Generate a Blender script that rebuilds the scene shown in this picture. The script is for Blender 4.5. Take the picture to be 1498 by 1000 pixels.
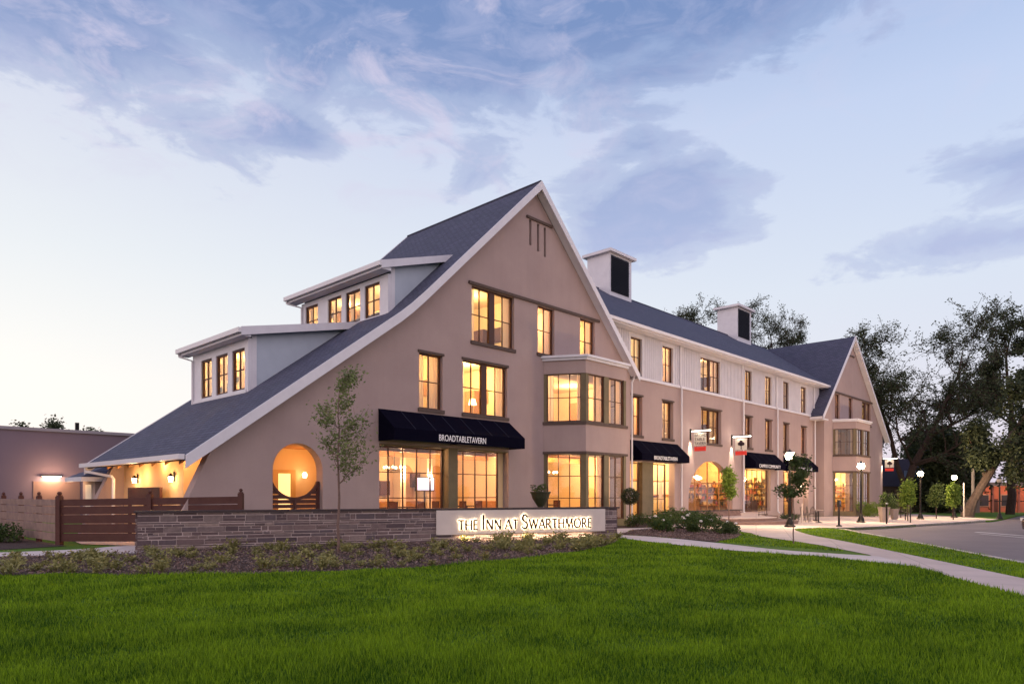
import bpy, bmesh, math, random
import numpy as np
from mathutils import Vector, Matrix
from mathutils.geometry import tessellate_polygon
R = math.radians
sc = bpy.context.scene
col = sc.collection
for o in list(bpy.data.objects): bpy.data.objects.remove(o)

# ------------------------------------------------------------------ camera
YAW = 43.47            # view direction, degrees from the building's long axis (+X)
EYE = 1.6
cam_d = bpy.data.cameras.new('camera')
cam_d.sensor_width = 36; cam_d.lens = 1010/1498*36
cam_d.shift_y = 222.35/1498
cam_d.clip_start = .1; cam_d.clip_end = 3000
cam = bpy.data.objects.new('camera', cam_d); col.objects.link(cam)
cam.location = (0, 0, EYE); cam.rotation_euler = (R(90), 0, R(YAW-90))
sc.camera = cam

# ------------------------------------------------------------------ render look
sc.view_settings.view_transform = 'Standard'; sc.view_settings.look = 'None'
sc.view_settings.exposure = .22; sc.view_settings.gamma = 1
sc.render.engine = 'CYCLES'
sc.cycles.use_denoising = True
sc.cycles.max_bounces = 7; sc.cycles.diffuse_bounces = 3; sc.cycles.glossy_bounces = 3
sc.cycles.transparent_max_bounces = 16; sc.cycles.transmission_bounces = 4
sc.cycles.sample_clamp_indirect = 4.0
sc.cycles.caustics_reflective = False; sc.cycles.caustics_refractive = False

# ------------------------------------------------------------------ node helpers
class NT:
    def __init__(s, nt): s.t = nt; s.n = nt.nodes; s.l = nt.links
    def new(s, typ, **kw):
        n = s.n.new(typ)
        for k, v in kw.items(): setattr(n, k, v)
        return n
    def put(s, sock, v):
        if v is None: return
        if isinstance(v, bpy.types.NodeSocket): s.l.new(v, sock)
        else:
            if hasattr(sock.default_value, '__len__') and not hasattr(v, '__len__'): v = (v,)*len(sock.default_value)
            if hasattr(v, '__len__') and len(v) == 3 and len(sock.default_value) == 4: v = (*v, 1)
            sock.default_value = v
    def m(s, op, a, b=None, c=None, clamp=False):
        n = s.new('ShaderNodeMath', operation=op, use_clamp=clamp)
        s.put(n.inputs[0], a); s.put(n.inputs[1], b); s.put(n.inputs[2], c)
        return n.outputs[0]
    def mix(s, f, a, b, mode='MIX'):
        n = s.new('ShaderNodeMix', data_type='RGBA', blend_type=mode)
        s.put(n.inputs[0], f); s.put(n.inputs[6], a); s.put(n.inputs[7], b)
        return n.outputs[2]
    def ramp(s, f, pts, interp='LINEAR'):
        n = s.new('ShaderNodeValToRGB'); n.color_ramp.interpolation = interp
        e = n.color_ramp.elements
        while len(e) < len(pts): e.new(.5)
        for i, (p, c) in enumerate(pts):
            e[i].position = p; e[i].color = (*c, 1) if hasattr(c, '__len__') else (c, c, c, 1)
        s.put(n.inputs[0], f); return n.outputs[0]
    def noise(s, vec, scale, detail=4, rough=.55, dist=0):
        n = s.new('ShaderNodeTexNoise'); s.put(n.inputs['Vector'], vec)
        n.inputs['Scale'].default_value = scale; n.inputs['Detail'].default_value = detail
        n.inputs['Roughness'].default_value = rough; n.inputs['Distortion'].default_value = dist
        return n.outputs[0]

# ------------------------------------------------------------------ dusk sky
world = bpy.data.worlds.new('World'); sc.world = world; world.use_nodes = True
w = NT(world.node_tree); w.n.clear()
tc = w.new('ShaderNodeTexCoord'); D = tc.outputs['Generated']
sep = w.new('ShaderNodeSeparateXYZ'); w.put(sep.inputs[0], D)
dx, dy, dz = sep.outputs
el = w.m('MULTIPLY', w.m('ARCSINE', dz), 57.2958)
cy_, sy_ = math.cos(R(YAW)), math.sin(R(YAW))
fw_ = w.m('ADD', w.m('MULTIPLY', dx, cy_), w.m('MULTIPLY', dy, sy_))
rt_ = w.m('SUBTRACT', w.m('MULTIPLY', dx, sy_), w.m('MULTIPLY', dy, cy_))
az = w.m('MULTIPLY', w.m('ARCTAN2', rt_, fw_), 57.2958)
e01 = w.m('DIVIDE', el, 90, clamp=True)
left = w.ramp(e01, [(0, (.80, .72, .68)), (.09, (.74, .72, .69)), (.19, (.61, .635, .665)), (.30, (.50, .53, .63)), (.40, (.25, .33, .52)), (1, (.20, .27, .47))])
right = w.ramp(e01, [(0, (.55, .49, .58)), (.07, (.54, .54, .63)), (.17, (.50, .55, .65)), (.30, (.39, .465, .64)), (.40, (.25, .345, .56)), (1, (.20, .27, .47))])
side = w.m('MULTIPLY_ADD', az, 1/70, .5, clamp=True)
base = w.mix(side, left, right)
# unseen half of the sky behind the camera, brightened and warmed to light the facade
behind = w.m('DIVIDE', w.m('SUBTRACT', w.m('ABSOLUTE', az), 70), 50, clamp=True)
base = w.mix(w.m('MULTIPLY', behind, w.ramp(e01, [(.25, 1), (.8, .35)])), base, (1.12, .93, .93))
stretch = w.new('ShaderNodeMapping'); w.put(stretch.inputs[0], D); stretch.inputs['Scale'].default_value = (1, 1, 2.3)
SV = stretch.outputs[0]
n1 = w.noise(SV, 5.5, 8, .58, .5); n2 = w.noise(SV, 15, 6, .62, .6)
nn = w.m('ADD', w.m('MULTIPLY', w.m('SUBTRACT', n1, .5), 2.5), w.m('MULTIPLY', w.m('SUBTRACT', n2, .5), 1.1))
dens = None
# drifting cloud banks: azimuth, elevation, half widths, weight
for (a0, e0, ra, re, wt) in [(-4, 39.5, 36, 9, 1.9), (-34, 32, 12, 5, 1.0), (8, 33, 11, 4.2, .9), (11, 21.6, 6.4, 3.4, 1.15), (10.5, 26.2, 3.2, 1.3, .55),
                             (-18.5, 26.8, 3.6, 1.4, .6), (-26, 26, 6, 2.2, .4), (38, 21, 5, 2.4, .8), (34, 16.8, 7.5, 1.5, .75), (-3, 25.5, 3, 2, .35),
                             (60, 40, 20, 9, .8), (120, 35, 30, 12, .9), (-120, 52, 40, 10, .7)]:
    da = w.m('DIVIDE', w.m('SUBTRACT', az, a0), ra); de = w.m('DIVIDE', w.m('SUBTRACT', el, e0), re)
    d2 = w.m('SQRT', w.m('ADD', w.m('MULTIPLY', da, da), w.m('MULTIPLY', de, de)))
    b = w.m('MULTIPLY', w.m('MAXIMUM', w.m('SUBTRACT', 1.35, d2), -1.6), wt)
    dens = b if dens is None else w.m('MAXIMUM', dens, b)
cl = w.m('ADD', dens, nn)
clm = w.ramp(cl, [(.02, 0), (.36, .58), (.85, 1)], 'EASE')
ccol = w.mix(w.ramp(e01, [(.2, 0), (.38, 1)]), (.29, .345, .54), (.12, .19, .38))
ccol = w.mix(w.ramp(n2, [(.42, 0), (.66, .45)]), ccol, (.36, .38, .55))
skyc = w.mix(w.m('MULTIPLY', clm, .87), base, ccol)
# pale pink wisps at the cloud edges
wis = w.noise(SV, 7.5, 7, .62, .9)
band = w.ramp(e01, [(.22, 0), (.30, 1), (.39, 1), (.5, 0)])
wm = w.m('MULTIPLY', w.m('MULTIPLY', w.ramp(wis, [(.5, 0), (.68, 1)]), band), w.ramp(side, [(.45, .75), (.7, .15)]))
skyc = w.mix(wm, skyc, (.50, .47, .60))
# dusk glow of the physical sky, low sun in the west
nish = w.new('ShaderNodeTexSky', sky_type='NISHITA'); nish.sun_disc = False
nish.sun_elevation = R(1.5); nish.sun_rotation = R(300); nish.air_density = 1.2
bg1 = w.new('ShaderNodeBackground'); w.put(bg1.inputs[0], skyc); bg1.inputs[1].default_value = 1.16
bg2 = w.new('ShaderNodeBackground'); w.put(bg2.inputs[0], nish.outputs[0]); bg2.inputs[1].default_value = .03
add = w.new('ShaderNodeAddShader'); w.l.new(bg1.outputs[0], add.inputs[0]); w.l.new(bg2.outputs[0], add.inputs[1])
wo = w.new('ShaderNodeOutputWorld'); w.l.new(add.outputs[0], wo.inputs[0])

sun_d = bpy.data.lights.new('sun', 'SUN'); sun_d.energy = .12; sun_d.angle = R(12); sun_d.color = (1, .82, .78)
sun = bpy.data.objects.new('sun', sun_d); col.objects.link(sun)
# azimuth matches the sky's sun_rotation (clockwise from +Y), low over the left horizon
sa = R(300); sdir = Vector((math.sin(sa)*math.cos(R(8)), math.cos(sa)*math.cos(R(8)), math.sin(R(8))))
sun.rotation_euler = (-sdir).to_track_quat('-Z', 'Y').to_euler()

# ------------------------------------------------------------------ materials
MATS = {}
def mat(name, color, rough=.7, var=None, vscale=3, bump=0, bscale=20, metal=0, spec=.3, emit=0, ecol=None, coords='Object', island=None, trans=0):
    """principled material; var = second colour mixed by noise; island = second colour mixed per mesh island"""
    if name in MATS: return MATS[name]
    m = bpy.data.materials.new(name); m.use_nodes = True; n = NT(m.node_tree)
    p = n.n['Principled BSDF']; t = n.new('ShaderNodeTexCoord'); V = t.outputs[coords]
    c = (*color, 1)
    if var: c = n.mix(n.ramp(n.noise(V, vscale, 5, .6), [(.3, 0), (.7, 1)]), color, var)
    if island:
        g = n.new('ShaderNodeNewGeometry'); c = n.mix(g.outputs['Random Per Island'], c, island)
    n.put(p.inputs['Base Color'], c)
    p.inputs['Roughness'].default_value = rough; p.inputs['Metallic'].default_value = metal
    p.inputs['Specular IOR Level'].default_value = spec
    if emit:
        n.put(p.inputs['Emission Color'], ecol or color); p.inputs['Emission Strength'].default_value = emit
    if bump:
        b = n.new('ShaderNodeBump'); b.inputs['Strength'].default_value = bump; b.inputs['Distance'].default_value = .02
        n.put(b.inputs['Height'], n.noise(V, bscale, 5, .6)); n.l.new(b.outputs[0], p.inputs['Normal'])
    if trans:
        tr = n.new('ShaderNodeBsdfTranslucent'); n.put(tr.inputs[0], c)
        mx = n.new('ShaderNodeMixShader'); mx.inputs[0].default_value = trans
        n.l.new(p.outputs[0], mx.inputs[1]); n.l.new(tr.outputs[0], mx.inputs[2])
        n.l.new(mx.outputs[0], n.n['Material Output'].inputs[0])
    MATS[name] = m; return m

stucco = mat('stucco', (.385, .290, .283), .92, (.33, .245, .243), .55, .35, 45)
def streaks(m, amt=.16):
    n = NT(m.node_tree); p = n.n['Principled BSDF']; src = p.inputs['Base Color'].links[0].from_socket
    t = n.new('ShaderNodeTexCoord'); mp = n.new('ShaderNodeMapping'); n.l.new(t.outputs['Object'], mp.inputs[0]); mp.inputs['Scale'].default_value = (2.6, 2.6, .16)
    f = n.ramp(n.noise(mp.outputs[0], 1.0, 6, .65), [(.45, 0), (.75, amt)])
    c = n.mix(f, src, (.14, .10, .10)); f2 = n.ramp(n.noise(t.outputs['Object'], 14, 3, .7), [(.3, 0), (.8, .10)])
    n.put(p.inputs['Base Color'], n.mix(f2, c, (.55, .42, .39)))
streaks(stucco, .09)
white_trim = mat('white_trim', (.70, .68, .75), .5, (.63, .61, .68), 2.0)
white_board = mat('white_board', (.62, .59, .65), .6, (.54, .52, .58), 1.2, .15, 12)
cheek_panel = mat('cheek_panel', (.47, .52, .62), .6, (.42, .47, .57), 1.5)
olive = mat('olive_panel', (.17, .13, .075), .6, (.13, .10, .058), 3)
brown_frame = mat('brown_frame', (.075, .03, .022), .5)
sill_m = mat('sill_stone', (.11, .075, .065), .8, (.08, .055, .05), 6)
navy = mat('awning_canvas', (.0022, .0022, .009), 1, (.004, .0032, .011), 5, .25, 90, spec=.05)
white_letter = mat('letter_white', (.92, .90, .94), .6)
gutter_m = mat('gutter_white', (.70, .67, .72), .4)
louver_m = mat('louver_dark', (.012, .014, .03), .6)
slab_floor = mat('interior_floor', (.16, .085, .045), .5, (.11, .06, .03), 4)
curtain_m = mat('curtain_cloth', (.85, .66, .48), .9, trans=.5)
curtain_w = mat('curtain_white', (.86, .78, .68), .9, trans=.5)
dark_wood = mat('dark_wood', (.085, .033, .027), .65, (.065, .022, .02), 3, .3, 30)
grey_wood = mat('weathered_wood', (.30, .20, .17), .8, (.20, .135, .12), 3, .3, 30)
black_metal = mat('black_metal', (.012, .010, .010), .45, metal=.3)
mulch = mat('mulch', (.085, .052, .046), 1, (.035, .02, .02), 14, 1, 45)
concrete = mat('concrete_path', (.66, .57, .56), .9, (.55, .475, .47), 1.6, .3, 40)
pav = mat('plaza_paving', (.60, .48, .45), .85, (.48, .385, .36), .8, .25, 30)
asphalt = mat('asphalt', (.20, .165, .175), .85, (.15, .125, .135), .35, .4, 60)
soil = mat('soil', (.03, .04, .012), 1, (.02, .03, .01), 2)
bark = mat('bark', (.075, .048, .042), .95, (.035, .022, .02), 8, .8, 25)
pale_bark = mat('pale_bark', (.20, .13, .11), .95, (.13, .085, .075), 10, .5, 30)
warm_wall = mat('warm_wall', (.78, .58, .34), .85, (.70, .50, .28), .8)
warm_wood = mat('warm_wood', (.42, .20, .07), .6, (.30, .14, .05), 5)
lamp_glow = mat('lamp_glow', (1, .8, .5), .5, emit=14, ecol=(1, .72, .38))
soft_glow = mat('soft_glow', (1, .8, .5), .5, emit=4, ecol=(1, .70, .36))
led_glow = mat('led_glow', (1, .9, .75), .5, emit=9, ecol=(1, .88, .68))
halo_glow = mat('halo_glow', (1, .9, .7), .5, emit=19, ecol=(1, .80, .50))
globe_glow = mat('globe_glow', (1, .9, .7), .5, emit=60, ecol=(1, .82, .52))
red_sign = mat('red_sign', (.55, .035, .03), .5, emit=.25, ecol=(.8, .06, .04))
cream_sign = mat('cream_sign', (.75, .70, .62), .6)

def joints(m, w_, h_, ang, dark=.62, size=.012):
    n = NT(m.node_tree); p = n.n['Principled BSDF']; src = p.inputs['Base Color'].links[0].from_socket
    t = n.new('ShaderNodeTexCoord'); mp = n.new('ShaderNodeMapping'); n.l.new(t.outputs['Object'], mp.inputs[0]); mp.inputs['Rotation'].default_value = (0, 0, R(ang))
    b = n.new('ShaderNodeTexBrick'); n.l.new(mp.outputs[0], b.inputs[0]); b.offset = 0; b.inputs['Scale'].default_value = 1
    b.inputs['Brick Width'].default_value = w_; b.inputs['Row Height'].default_value = h_; b.inputs['Mortar Size'].default_value = size; b.inputs['Bias'].default_value = 0
    b.inputs['Color1'].default_value = (1, 1, 1, 1); b.inputs['Color2'].default_value = (.90, .89, .88, 1); b.inputs['Mortar'].default_value = (dark, dark, dark, 1)
    n.put(p.inputs['Base Color'], n.mix(1.0, src, b.outputs[0], 'MULTIPLY'))
joints(pav, 1.2, 1.2, -24); joints(concrete, 1.5, 1.5, -58)
def glass_mat():
    m = bpy.data.materials.new('window_glass'); m.use_nodes = True; n = NT(m.node_tree); n.n.clear()
    tr = n.new('ShaderNodeBsdfTransparent'); tr.inputs[0].default_value = (.96, .96, .95, 1)
    gl = n.new('ShaderNodeBsdfGlossy'); gl.inputs['Roughness'].default_value = .02
    t = n.new('ShaderNodeTexCoord'); b = n.new('ShaderNodeBump'); b.inputs['Strength'].default_value = .08; b.inputs['Distance'].default_value = .05
    n.put(b.inputs['Height'], n.noise(t.outputs['Object'], 1.2, 2)); n.l.new(b.outputs[0], gl.inputs['Normal'])
    lw_ = n.new('ShaderNodeLayerWeight'); lw_.inputs[0].default_value = .5
    f = n.m('MULTIPLY_ADD', n.m('POWER', lw_.outputs['Facing'], 4.0), .85, .045)
    mx = n.new('ShaderNodeMixShader'); n.put(mx.inputs[0], f)
    n.l.new(tr.outputs[0], mx.inputs[1]); n.l.new(gl.outputs[0], mx.inputs[2])
    o = n.new('ShaderNodeOutputMaterial'); n.l.new(mx.outputs[0], o.inputs[0]); return m
glass = glass_mat()

def shingles(name, axis):
    m = bpy.data.materials.new(name); m.use_nodes = True; n = NT(m.node_tree); p = n.n['Principled BSDF']
    t = n.new('ShaderNodeTexCoord'); s = n.new('ShaderNodeSeparateXYZ'); n.l.new(t.outputs['Object'], s.inputs[0])
    c = n.new('ShaderNodeCombineXYZ'); n.put(c.inputs[0], s.outputs[axis]); n.put(c.inputs[1], n.m('MULTIPLY', s.outputs[2], 1.35))
    b = n.new('ShaderNodeTexBrick'); n.l.new(c.outputs[0], b.inputs[0])
    b.inputs['Scale'].default_value = 1; b.inputs['Brick Width'].default_value = .34; b.inputs['Row Height'].default_value = .15
    b.inputs['Mortar Size'].default_value = .014; b.inputs['Bias'].default_value = 0
    b.inputs['Color1'].default_value = (.088, .088, .150, 1); b.inputs['Color2'].default_value = (.056, .056, .105, 1); b.inputs['Mortar'].default_value = (.018, .018, .034, 1)
    v = n.noise(t.outputs['Object'], 1.1, 6, .65)
    cc = n.mix(n.ramp(v, [(.35, 0), (.7, .55)]), b.outputs[0], (.045, .052, .082))
    n.put(p.inputs['Base Color'], cc); p.inputs['Roughness'].default_value = .85
    bp = n.new('ShaderNodeBump'); bp.inputs['Strength'].default_value = .5; bp.inputs['Distance'].default_value = .02
    n.put(bp.inputs['Height'], n.m('ADD', n.m('MULTIPLY', b.outputs['Fac'], -1), n.noise(t.outputs['Object'], 30, 3))); n.l.new(bp.outputs[0], p.inputs['Normal'])
    return m
shingle_side = shingles('shingle_side', 1)     # slopes that face left or right
shingle_front = shingles('shingle_front', 0)   # slopes that face front or back

def foliage(name, a, b, trans=.3, vs=.5, rw=.5):
    m = bpy.data.materials.new(name); m.use_nodes = True; n = NT(m.node_tree)
    p = n.n['Principled BSDF']; t = n.new('ShaderNodeTexCoord'); g = n.new('ShaderNodeNewGeometry')
    f = n.m('ADD', n.m('MULTIPLY', n.noise(t.outputs['Object'], vs, 4, .6), .8), n.m('MULTIPLY', g.outputs['Random Per Island'], rw))
    c = n.mix(n.ramp(f, [(.40, 0), (.63+rw*.5, 1)]), a, b)
    n.put(p.inputs['Base Color'], c); p.inputs['Roughness'].default_value = .6; p.inputs['Specular IOR Level'].default_value = .25
    tr = n.new('ShaderNodeBsdfTranslucent'); n.put(tr.inputs[0], c)
    mx = n.new('ShaderNodeMixShader'); mx.inputs[0].default_value = trans
    n.l.new(p.outputs[0], mx.inputs[1]); n.l.new(tr.outputs[0], mx.inputs[2]); n.l.new(mx.outputs[0], n.n['Material Output'].inputs[0])
    return m
grass_m = foliage('grass_blades', (.020, .078, .003), (.26, .41, .014), .38, .75, .5)
lawn_m = mat('lawn_base', (.045, .105, .005), 1, (.095, .185, .010), .8, .8, 40)
leaf_dark = foliage('leaf_dark', (.030, .042, .022), (.070, .088, .042), .25, .3)
leaf_mid = foliage('leaf_mid', (.035, .060, .015), (.080, .115, .035), .3, 1)
leaf_young = foliage('leaf_young', (.11, .14, .05), (.23, .27, .11), .35, 2)
leaf_lime = foliage('leaf_lime', (.10, .17, .025), (.20, .28, .05), .35, 2)
leaf_shrub = foliage('leaf_shrub', (.030, .060, .014), (.085, .135, .035), .3, 2)
leaf_peren = foliage('leaf_perennial', (.16, .155, .05), (.36, .33, .13), .3, 2)
flower_m = mat('flower_white', (.75, .70, .66), .8)

# ------------------------------------------------------------------ geometry helpers
def tag(o, label=None, cat=None, group=None, kind=None):
    if label: o['label'] = label
    if cat: o['category'] = cat
    if group: o['group'] = group
    if kind: o['kind'] = kind
    return o
def empty(name, loc=(0, 0, 0), rz=0, label=None, cat=None, group=None):
    o = bpy.data.objects.new(name, None); o.empty_display_size = .3; col.objects.link(o)
    o.location = loc; o.rotation_euler = (0, 0, rz); return tag(o, label, cat, group)

class Fr:
    """vertical frame: a runs along (dx,dy), b is height, d is depth inward (to the left of a)"""
    def __init__(s, ox, oy, dx, dy, oz=0):
        L = math.hypot(dx, dy); s.o = (ox, oy, oz); s.dx, s.dy = dx/L, dy/L
    def __call__(s, a, b, d=0):
        return (s.o[0]+s.dx*a-s.dy*d, s.o[1]+s.dy*a+s.dx*d, s.o[2]+b)
ID = lambda x, y, z: (x, y, z)
def front(v): return lambda a, b, d=0: (a, v+d, b)       # faces the street (-Y): a = x, b = z
def leftf(u): return lambda a, b, d=0: (u+d, a, b)       # faces left (-X): a = y, b = z

class MB:
    def __init__(s): s.v = []; s.f = []; s.mi = []; s.smooth = False
    def face(s, pts, mi=0):
        k = len(s.v); s.v += [tuple(p) for p in pts]; s.f.append(tuple(range(k, k+len(pts)))); s.mi.append(mi)
    def solid(s, verts, faces, mi=0):
        k = len(s.v); s.v += [tuple(p) for p in verts]
        for f in faces: s.f.append(tuple(i+k for i in f)); s.mi.append(mi)
    def box(s, a0, a1, b0, b1, d0, d1, fr=None, mi=0):
        fr = fr or (lambda a, b, d: (a, d, b))
        P = [fr(a, b, d) for d in (d0, d1) for b in (b0, b1) for a in (a0, a1)]
        s.solid(P, [(0, 1, 3, 2), (4, 6, 7, 5), (0, 4, 5, 1), (2, 3, 7, 6), (0, 2, 6, 4), (1, 5, 7, 3)], mi)
        return s
    def cube(s, x0, x1, y0, y1, z0, z1, mi=0):
        P = [(x, y, z) for z in (z0, z1) for y in (y0, y1) for x in (x0, x1)]
        s.solid(P, [(0, 1, 3, 2), (4, 6, 7, 5), (0, 4, 5, 1), (2, 3, 7, 6), (0, 2, 6, 4), (1, 5, 7, 3)], mi)
        return s
    def prism(s, poly, z0, z1, mi=0):
        n = len(poly); P = [(x, y, z0) for x, y in poly]+[(x, y, z1) for x, y in poly]
        s.solid(P, [tuple(range(n))[::-1], tuple(range(n, 2*n))]+[(i, (i+1) % n, n+(i+1) % n, n+i) for i in range(n)], mi); return s
    def slab(s, fr, outline, holes, d0, d1, mi=0):
        """thick sheet with holes: outline and holes in (a,b), between depths d0 and d1"""
        loops = [outline]+list(holes); flat = [p for L in loops for p in L]
        tris = tessellate_polygon([[Vector((p[0], p[1], 0)) for p in L] for L in loops])
        n = len(flat); k = len(s.v)
        s.v += [fr(p[0], p[1], d0) for p in flat]+[fr(p[0], p[1], d1) for p in flat]
        for t in tris:
            s.f.append(tuple(i+k for i in t)); s.f.append(tuple(i+k+n for i in t[::-1])); s.mi += [mi, mi]
        q = 0
        for L in loops:
            m = len(L)
            for i in range(m):
                j = (i+1) % m; s.f.append((k+q+i, k+q+j, k+n+q+j, k+n+q+i)); s.mi.append(mi)
            q += m
        return s
    def tube(s, pts, rad, n=8, mi=0, cap=True):
        pts = [Vector(p) for p in pts]
        if not hasattr(rad, '__len__'): rad = [rad]*len(pts)
        k = len(s.v); prev = None
        for i, p in enumerate(pts):
            t = (pts[min(i+1, len(pts)-1)]-pts[max(i-1, 0)]).normalized()
            ref = Vector((0, 0, 1)) if abs(t.z) < .9 else Vector((1, 0, 0))
            x = t.cross(ref).normalized() if prev is None else (prev-t*prev.dot(t)).normalized()
            y = t.cross(x); prev = x
            for j in range(n):
                a = 2*math.pi*j/n; s.v.append(tuple(p+(x*math.cos(a)+y*math.sin(a))*rad[i]))
        for i in range(len(pts)-1):
            for j in range(n):
                a, b = k+i*n+j, k+i*n+(j+1) % n
                s.f.append((a, b, b+n, a+n)); s.mi.append(mi)
        if cap:
            s.f.append(tuple(k+j for j in range(n))[::-1]); s.f.append(tuple(k+(len(pts)-1)*n+j for j in range(n))); s.mi += [mi, mi]
        return s
    def lathe(s, prof, c=(0, 0, 0), n=16, mi=0):
        k = len(s.v)
        for r, z in prof:
            for j in range(n):
                a = 2*math.pi*j/n; s.v.append((c[0]+r*math.cos(a), c[1]+r*math.sin(a), c[2]+z))
        for i in range(len(prof)-1):
            for j in range(n):
                a, b = k+i*n+j, k+i*n+(j+1) % n; s.f.append((a, b, b+n, a+n)); s.mi.append(mi)
        s.f.append(tuple(k+j for j in range(n))[::-1]); s.f.append(tuple(k+(len(prof)-1)*n+j for j in range(n))); s.mi += [mi, mi]
        return s
    def build(s, name, mats, parent=None, recalc=True, smooth=False, loc=None):
        me = bpy.data.meshes.new(name); me.from_pydata(s.v, [], s.f)
        for m in (mats if isinstance(mats, (list, tuple)) else [mats]): me.materials.append(m)
        me.polygons.foreach_set('material_index', s.mi)
        if recalc:
            bm = bmesh.new(); bm.from_mesh(me); bmesh.ops.remove_doubles(bm, verts=bm.verts, dist=1e-5) if smooth else None
            bmesh.ops.recalc_face_normals(bm, faces=bm.faces); bm.to_mesh(me); bm.free()
        if smooth: me.polygons.foreach_set('use_smooth', [True]*len(me.polygons))
        me.update(); o = bpy.data.objects.new(name, me); col.objects.link(o)
        if parent: o.parent = parent
        if loc: o.location = loc
        return o
def raw_mesh(name, V, tri_size, mats, parent=None):
    """V: (n*tri_size,3) array of separate polygons"""
    me = bpy.data.meshes.new(name); n = len(V); m = n//tri_size
    me.vertices.add(n); me.vertices.foreach_set('co', V.astype(np.float32).ravel())
    me.loops.add(n); me.loops.foreach_set('vertex_index', np.arange(n, dtype=np.int32))
    me.polygons.add(m); me.polygons.foreach_set('loop_start', np.arange(0, n, tri_size, dtype=np.int32))
    me.polygons.foreach_set('loop_total', np.full(m, tri_size, dtype=np.int32))
    me.update(calc_edges=True)
    for q in (mats if isinstance(mats, (list, tuple)) else [mats]): me.materials.append(q)
    o = bpy.data.objects.new(name, me); col.objects.link(o)
    if parent: o.parent = parent
    return o
def rect(a0, a1, b0, b1): return [(a0, b0), (a1, b0), (a1, b1), (a0, b1)]
def copy_tree(o, parent=None):
    c = o.copy(); col.objects.link(c); c.parent = parent
    for ch in [x for x in bpy.data.objects if x.parent == o]: copy_tree(ch, c)
    return c
def gz(x): return -.012*max(0.0, x-34)       # the ground falls gently towards the far end
def light(name, loc, energy, color=(1, .60, .27), size=.15, parent=None, typ='POINT', rot=None, **kw):
    d = bpy.data.lights.new(name, typ); d.energy = energy; d.color = color
    if typ == 'AREA': d.shape = 'RECTANGLE'; d.size = size[0]; d.size_y = size[1]
    else: d.shadow_soft_size = size
    for k, v in kw.items(): setattr(d, k, v)
    o = bpy.data.objects.new(name, d); col.objects.link(o); o.location = loc
    if rot: o.rotation_euler = rot
    if parent: o.parent = parent
    return o
def text_mesh(name, body, size, fr, a, b, d, material, parent, extrude=.01, align='LEFT', sx=1.0, spacing=1.0):
    """letters laid on a vertical frame; a,b = anchor of the baseline"""
    cu = bpy.data.curves.new('tmp', 'FONT'); cu.body = body; cu.size = size; cu.extrude = extrude; cu.align_x = align; cu.space_character = spacing
    ob = bpy.data.objects.new('tmp', cu); col.objects.link(ob)
    dg = bpy.context.evaluated_depsgraph_get(); me = bpy.data.meshes.new_from_object(ob.evaluated_get(dg))
    bpy.data.objects.remove(ob); bpy.data.curves.remove(cu)
    for v in me.vertices:
        x, y, z = v.co; v.co = fr(a+x*sx, b+y, d-z)
    me.name = name; me.materials.clear(); me.materials.append(material)
    bm = bmesh.new(); bm.from_mesh(me); bmesh.ops.recalc_face_normals(bm, faces=bm.faces); bm.to_mesh(me); bm.free()
    o = bpy.data.objects.new(name, me); col.objects.link(o); o.parent = parent; return o

# ================================================================== THE INN
rnd = random.Random(7)
inn = empty('inn_building', label='long taupe stucco inn with steep gables, dormers and lit windows', cat='building')

def window(parent, fr, a0, a1, b0, b1, cols=2, rows=2, d=.14, curtain=(.3, .3), sill=True, lintel=True, mull=None, fw=.06, cz=.22, fm=None, bars=None, cm=None, name='window'):
    """frame + glazing bars (part), pane / curtain / sill / lintel (sub-parts)"""
    f = MB(); q = 0
    f.box(a0, a0+fw, b0, b1, d, d+.1, fr); f.box(a1-fw, a1, b0, b1, d, d+.1, fr)
    f.box(a0+fw, a1-fw, b0, b0+fw, d, d+.1, fr); f.box(a0+fw, a1-fw, b1-fw, b1, d, d+.1, fr)
    xs = bars if bars else [a0+(a1-a0)*i/cols for i in range(1, cols)]
    for x in xs: f.box(x-.02, x+.02, b0+fw, b1-fw, d+.015, d+.07, fr)
    for i in range(1, rows):
        z = b0+(b1-b0)*i/rows; f.box(a0+fw, a1-fw, z-.018, z+.018, d+.02, d+.065, fr)
    if mull: f.box(mull[0], mull[1], b0+fw+.002, b1-fw-.002, d-.03, d+.09, fr)
    w_ = f.build(name, fm or brown_frame, parent)
    g = MB(); g.box(a0+fw-.01, a1-fw+.01, b0+fw-.01, b1-fw+.01, d+.045, d+.049, fr); g.build('pane', glass, w_)
    if curtain and (curtain[0] or curtain[1]):
        for s_, fr_ in ((0, curtain[0]), (1, curtain[1])):
            if not fr_: continue
            L = (a1-a0)*fr_; x0 = a0+.02 if s_ == 0 else a1-.02-L; n = max(8, int(L/.035)); c = MB(); ph = rnd.random()*6
            k = 0; P = []
            for i in range(n+1):
                x = x0+L*i/n; dd = d+cz+.035*math.sin(i*1.35+ph)+.012*math.sin(i*3.1)
                P += [fr(x, b0+.03, dd), fr(x, b1-.03, dd)]
            c.solid(P, [(2*i, 2*i+2, 2*i+3, 2*i+1) for i in range(n)])
            c.build('curtain', cm or curtain_m, w_, recalc=False)
    if sill:
        s = MB(); s.box(a0-.07, a1+.07, b0-.15, b0-.002, -.07, d+.02, fr); s.build('sill', sill_m, w_)
    if lintel:
        s = MB(); s.box(a0-.07, a1+.07, b1+.002, b1+.10, -.05, d+.02, fr); s.build('lintel', sill_m, w_)
    return w_

def arch2(u0, u1, zb, zs, zt, n=24):
    c = (u0+u1)/2; r = (u1-u0)/2
    return [(u0, zb), (u1, zb)]+[(c+r*math.cos(math.pi*i/n), zs+(zt-zs)*math.sin(math.pi*i/n)) for i in range(n+1)]

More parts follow.
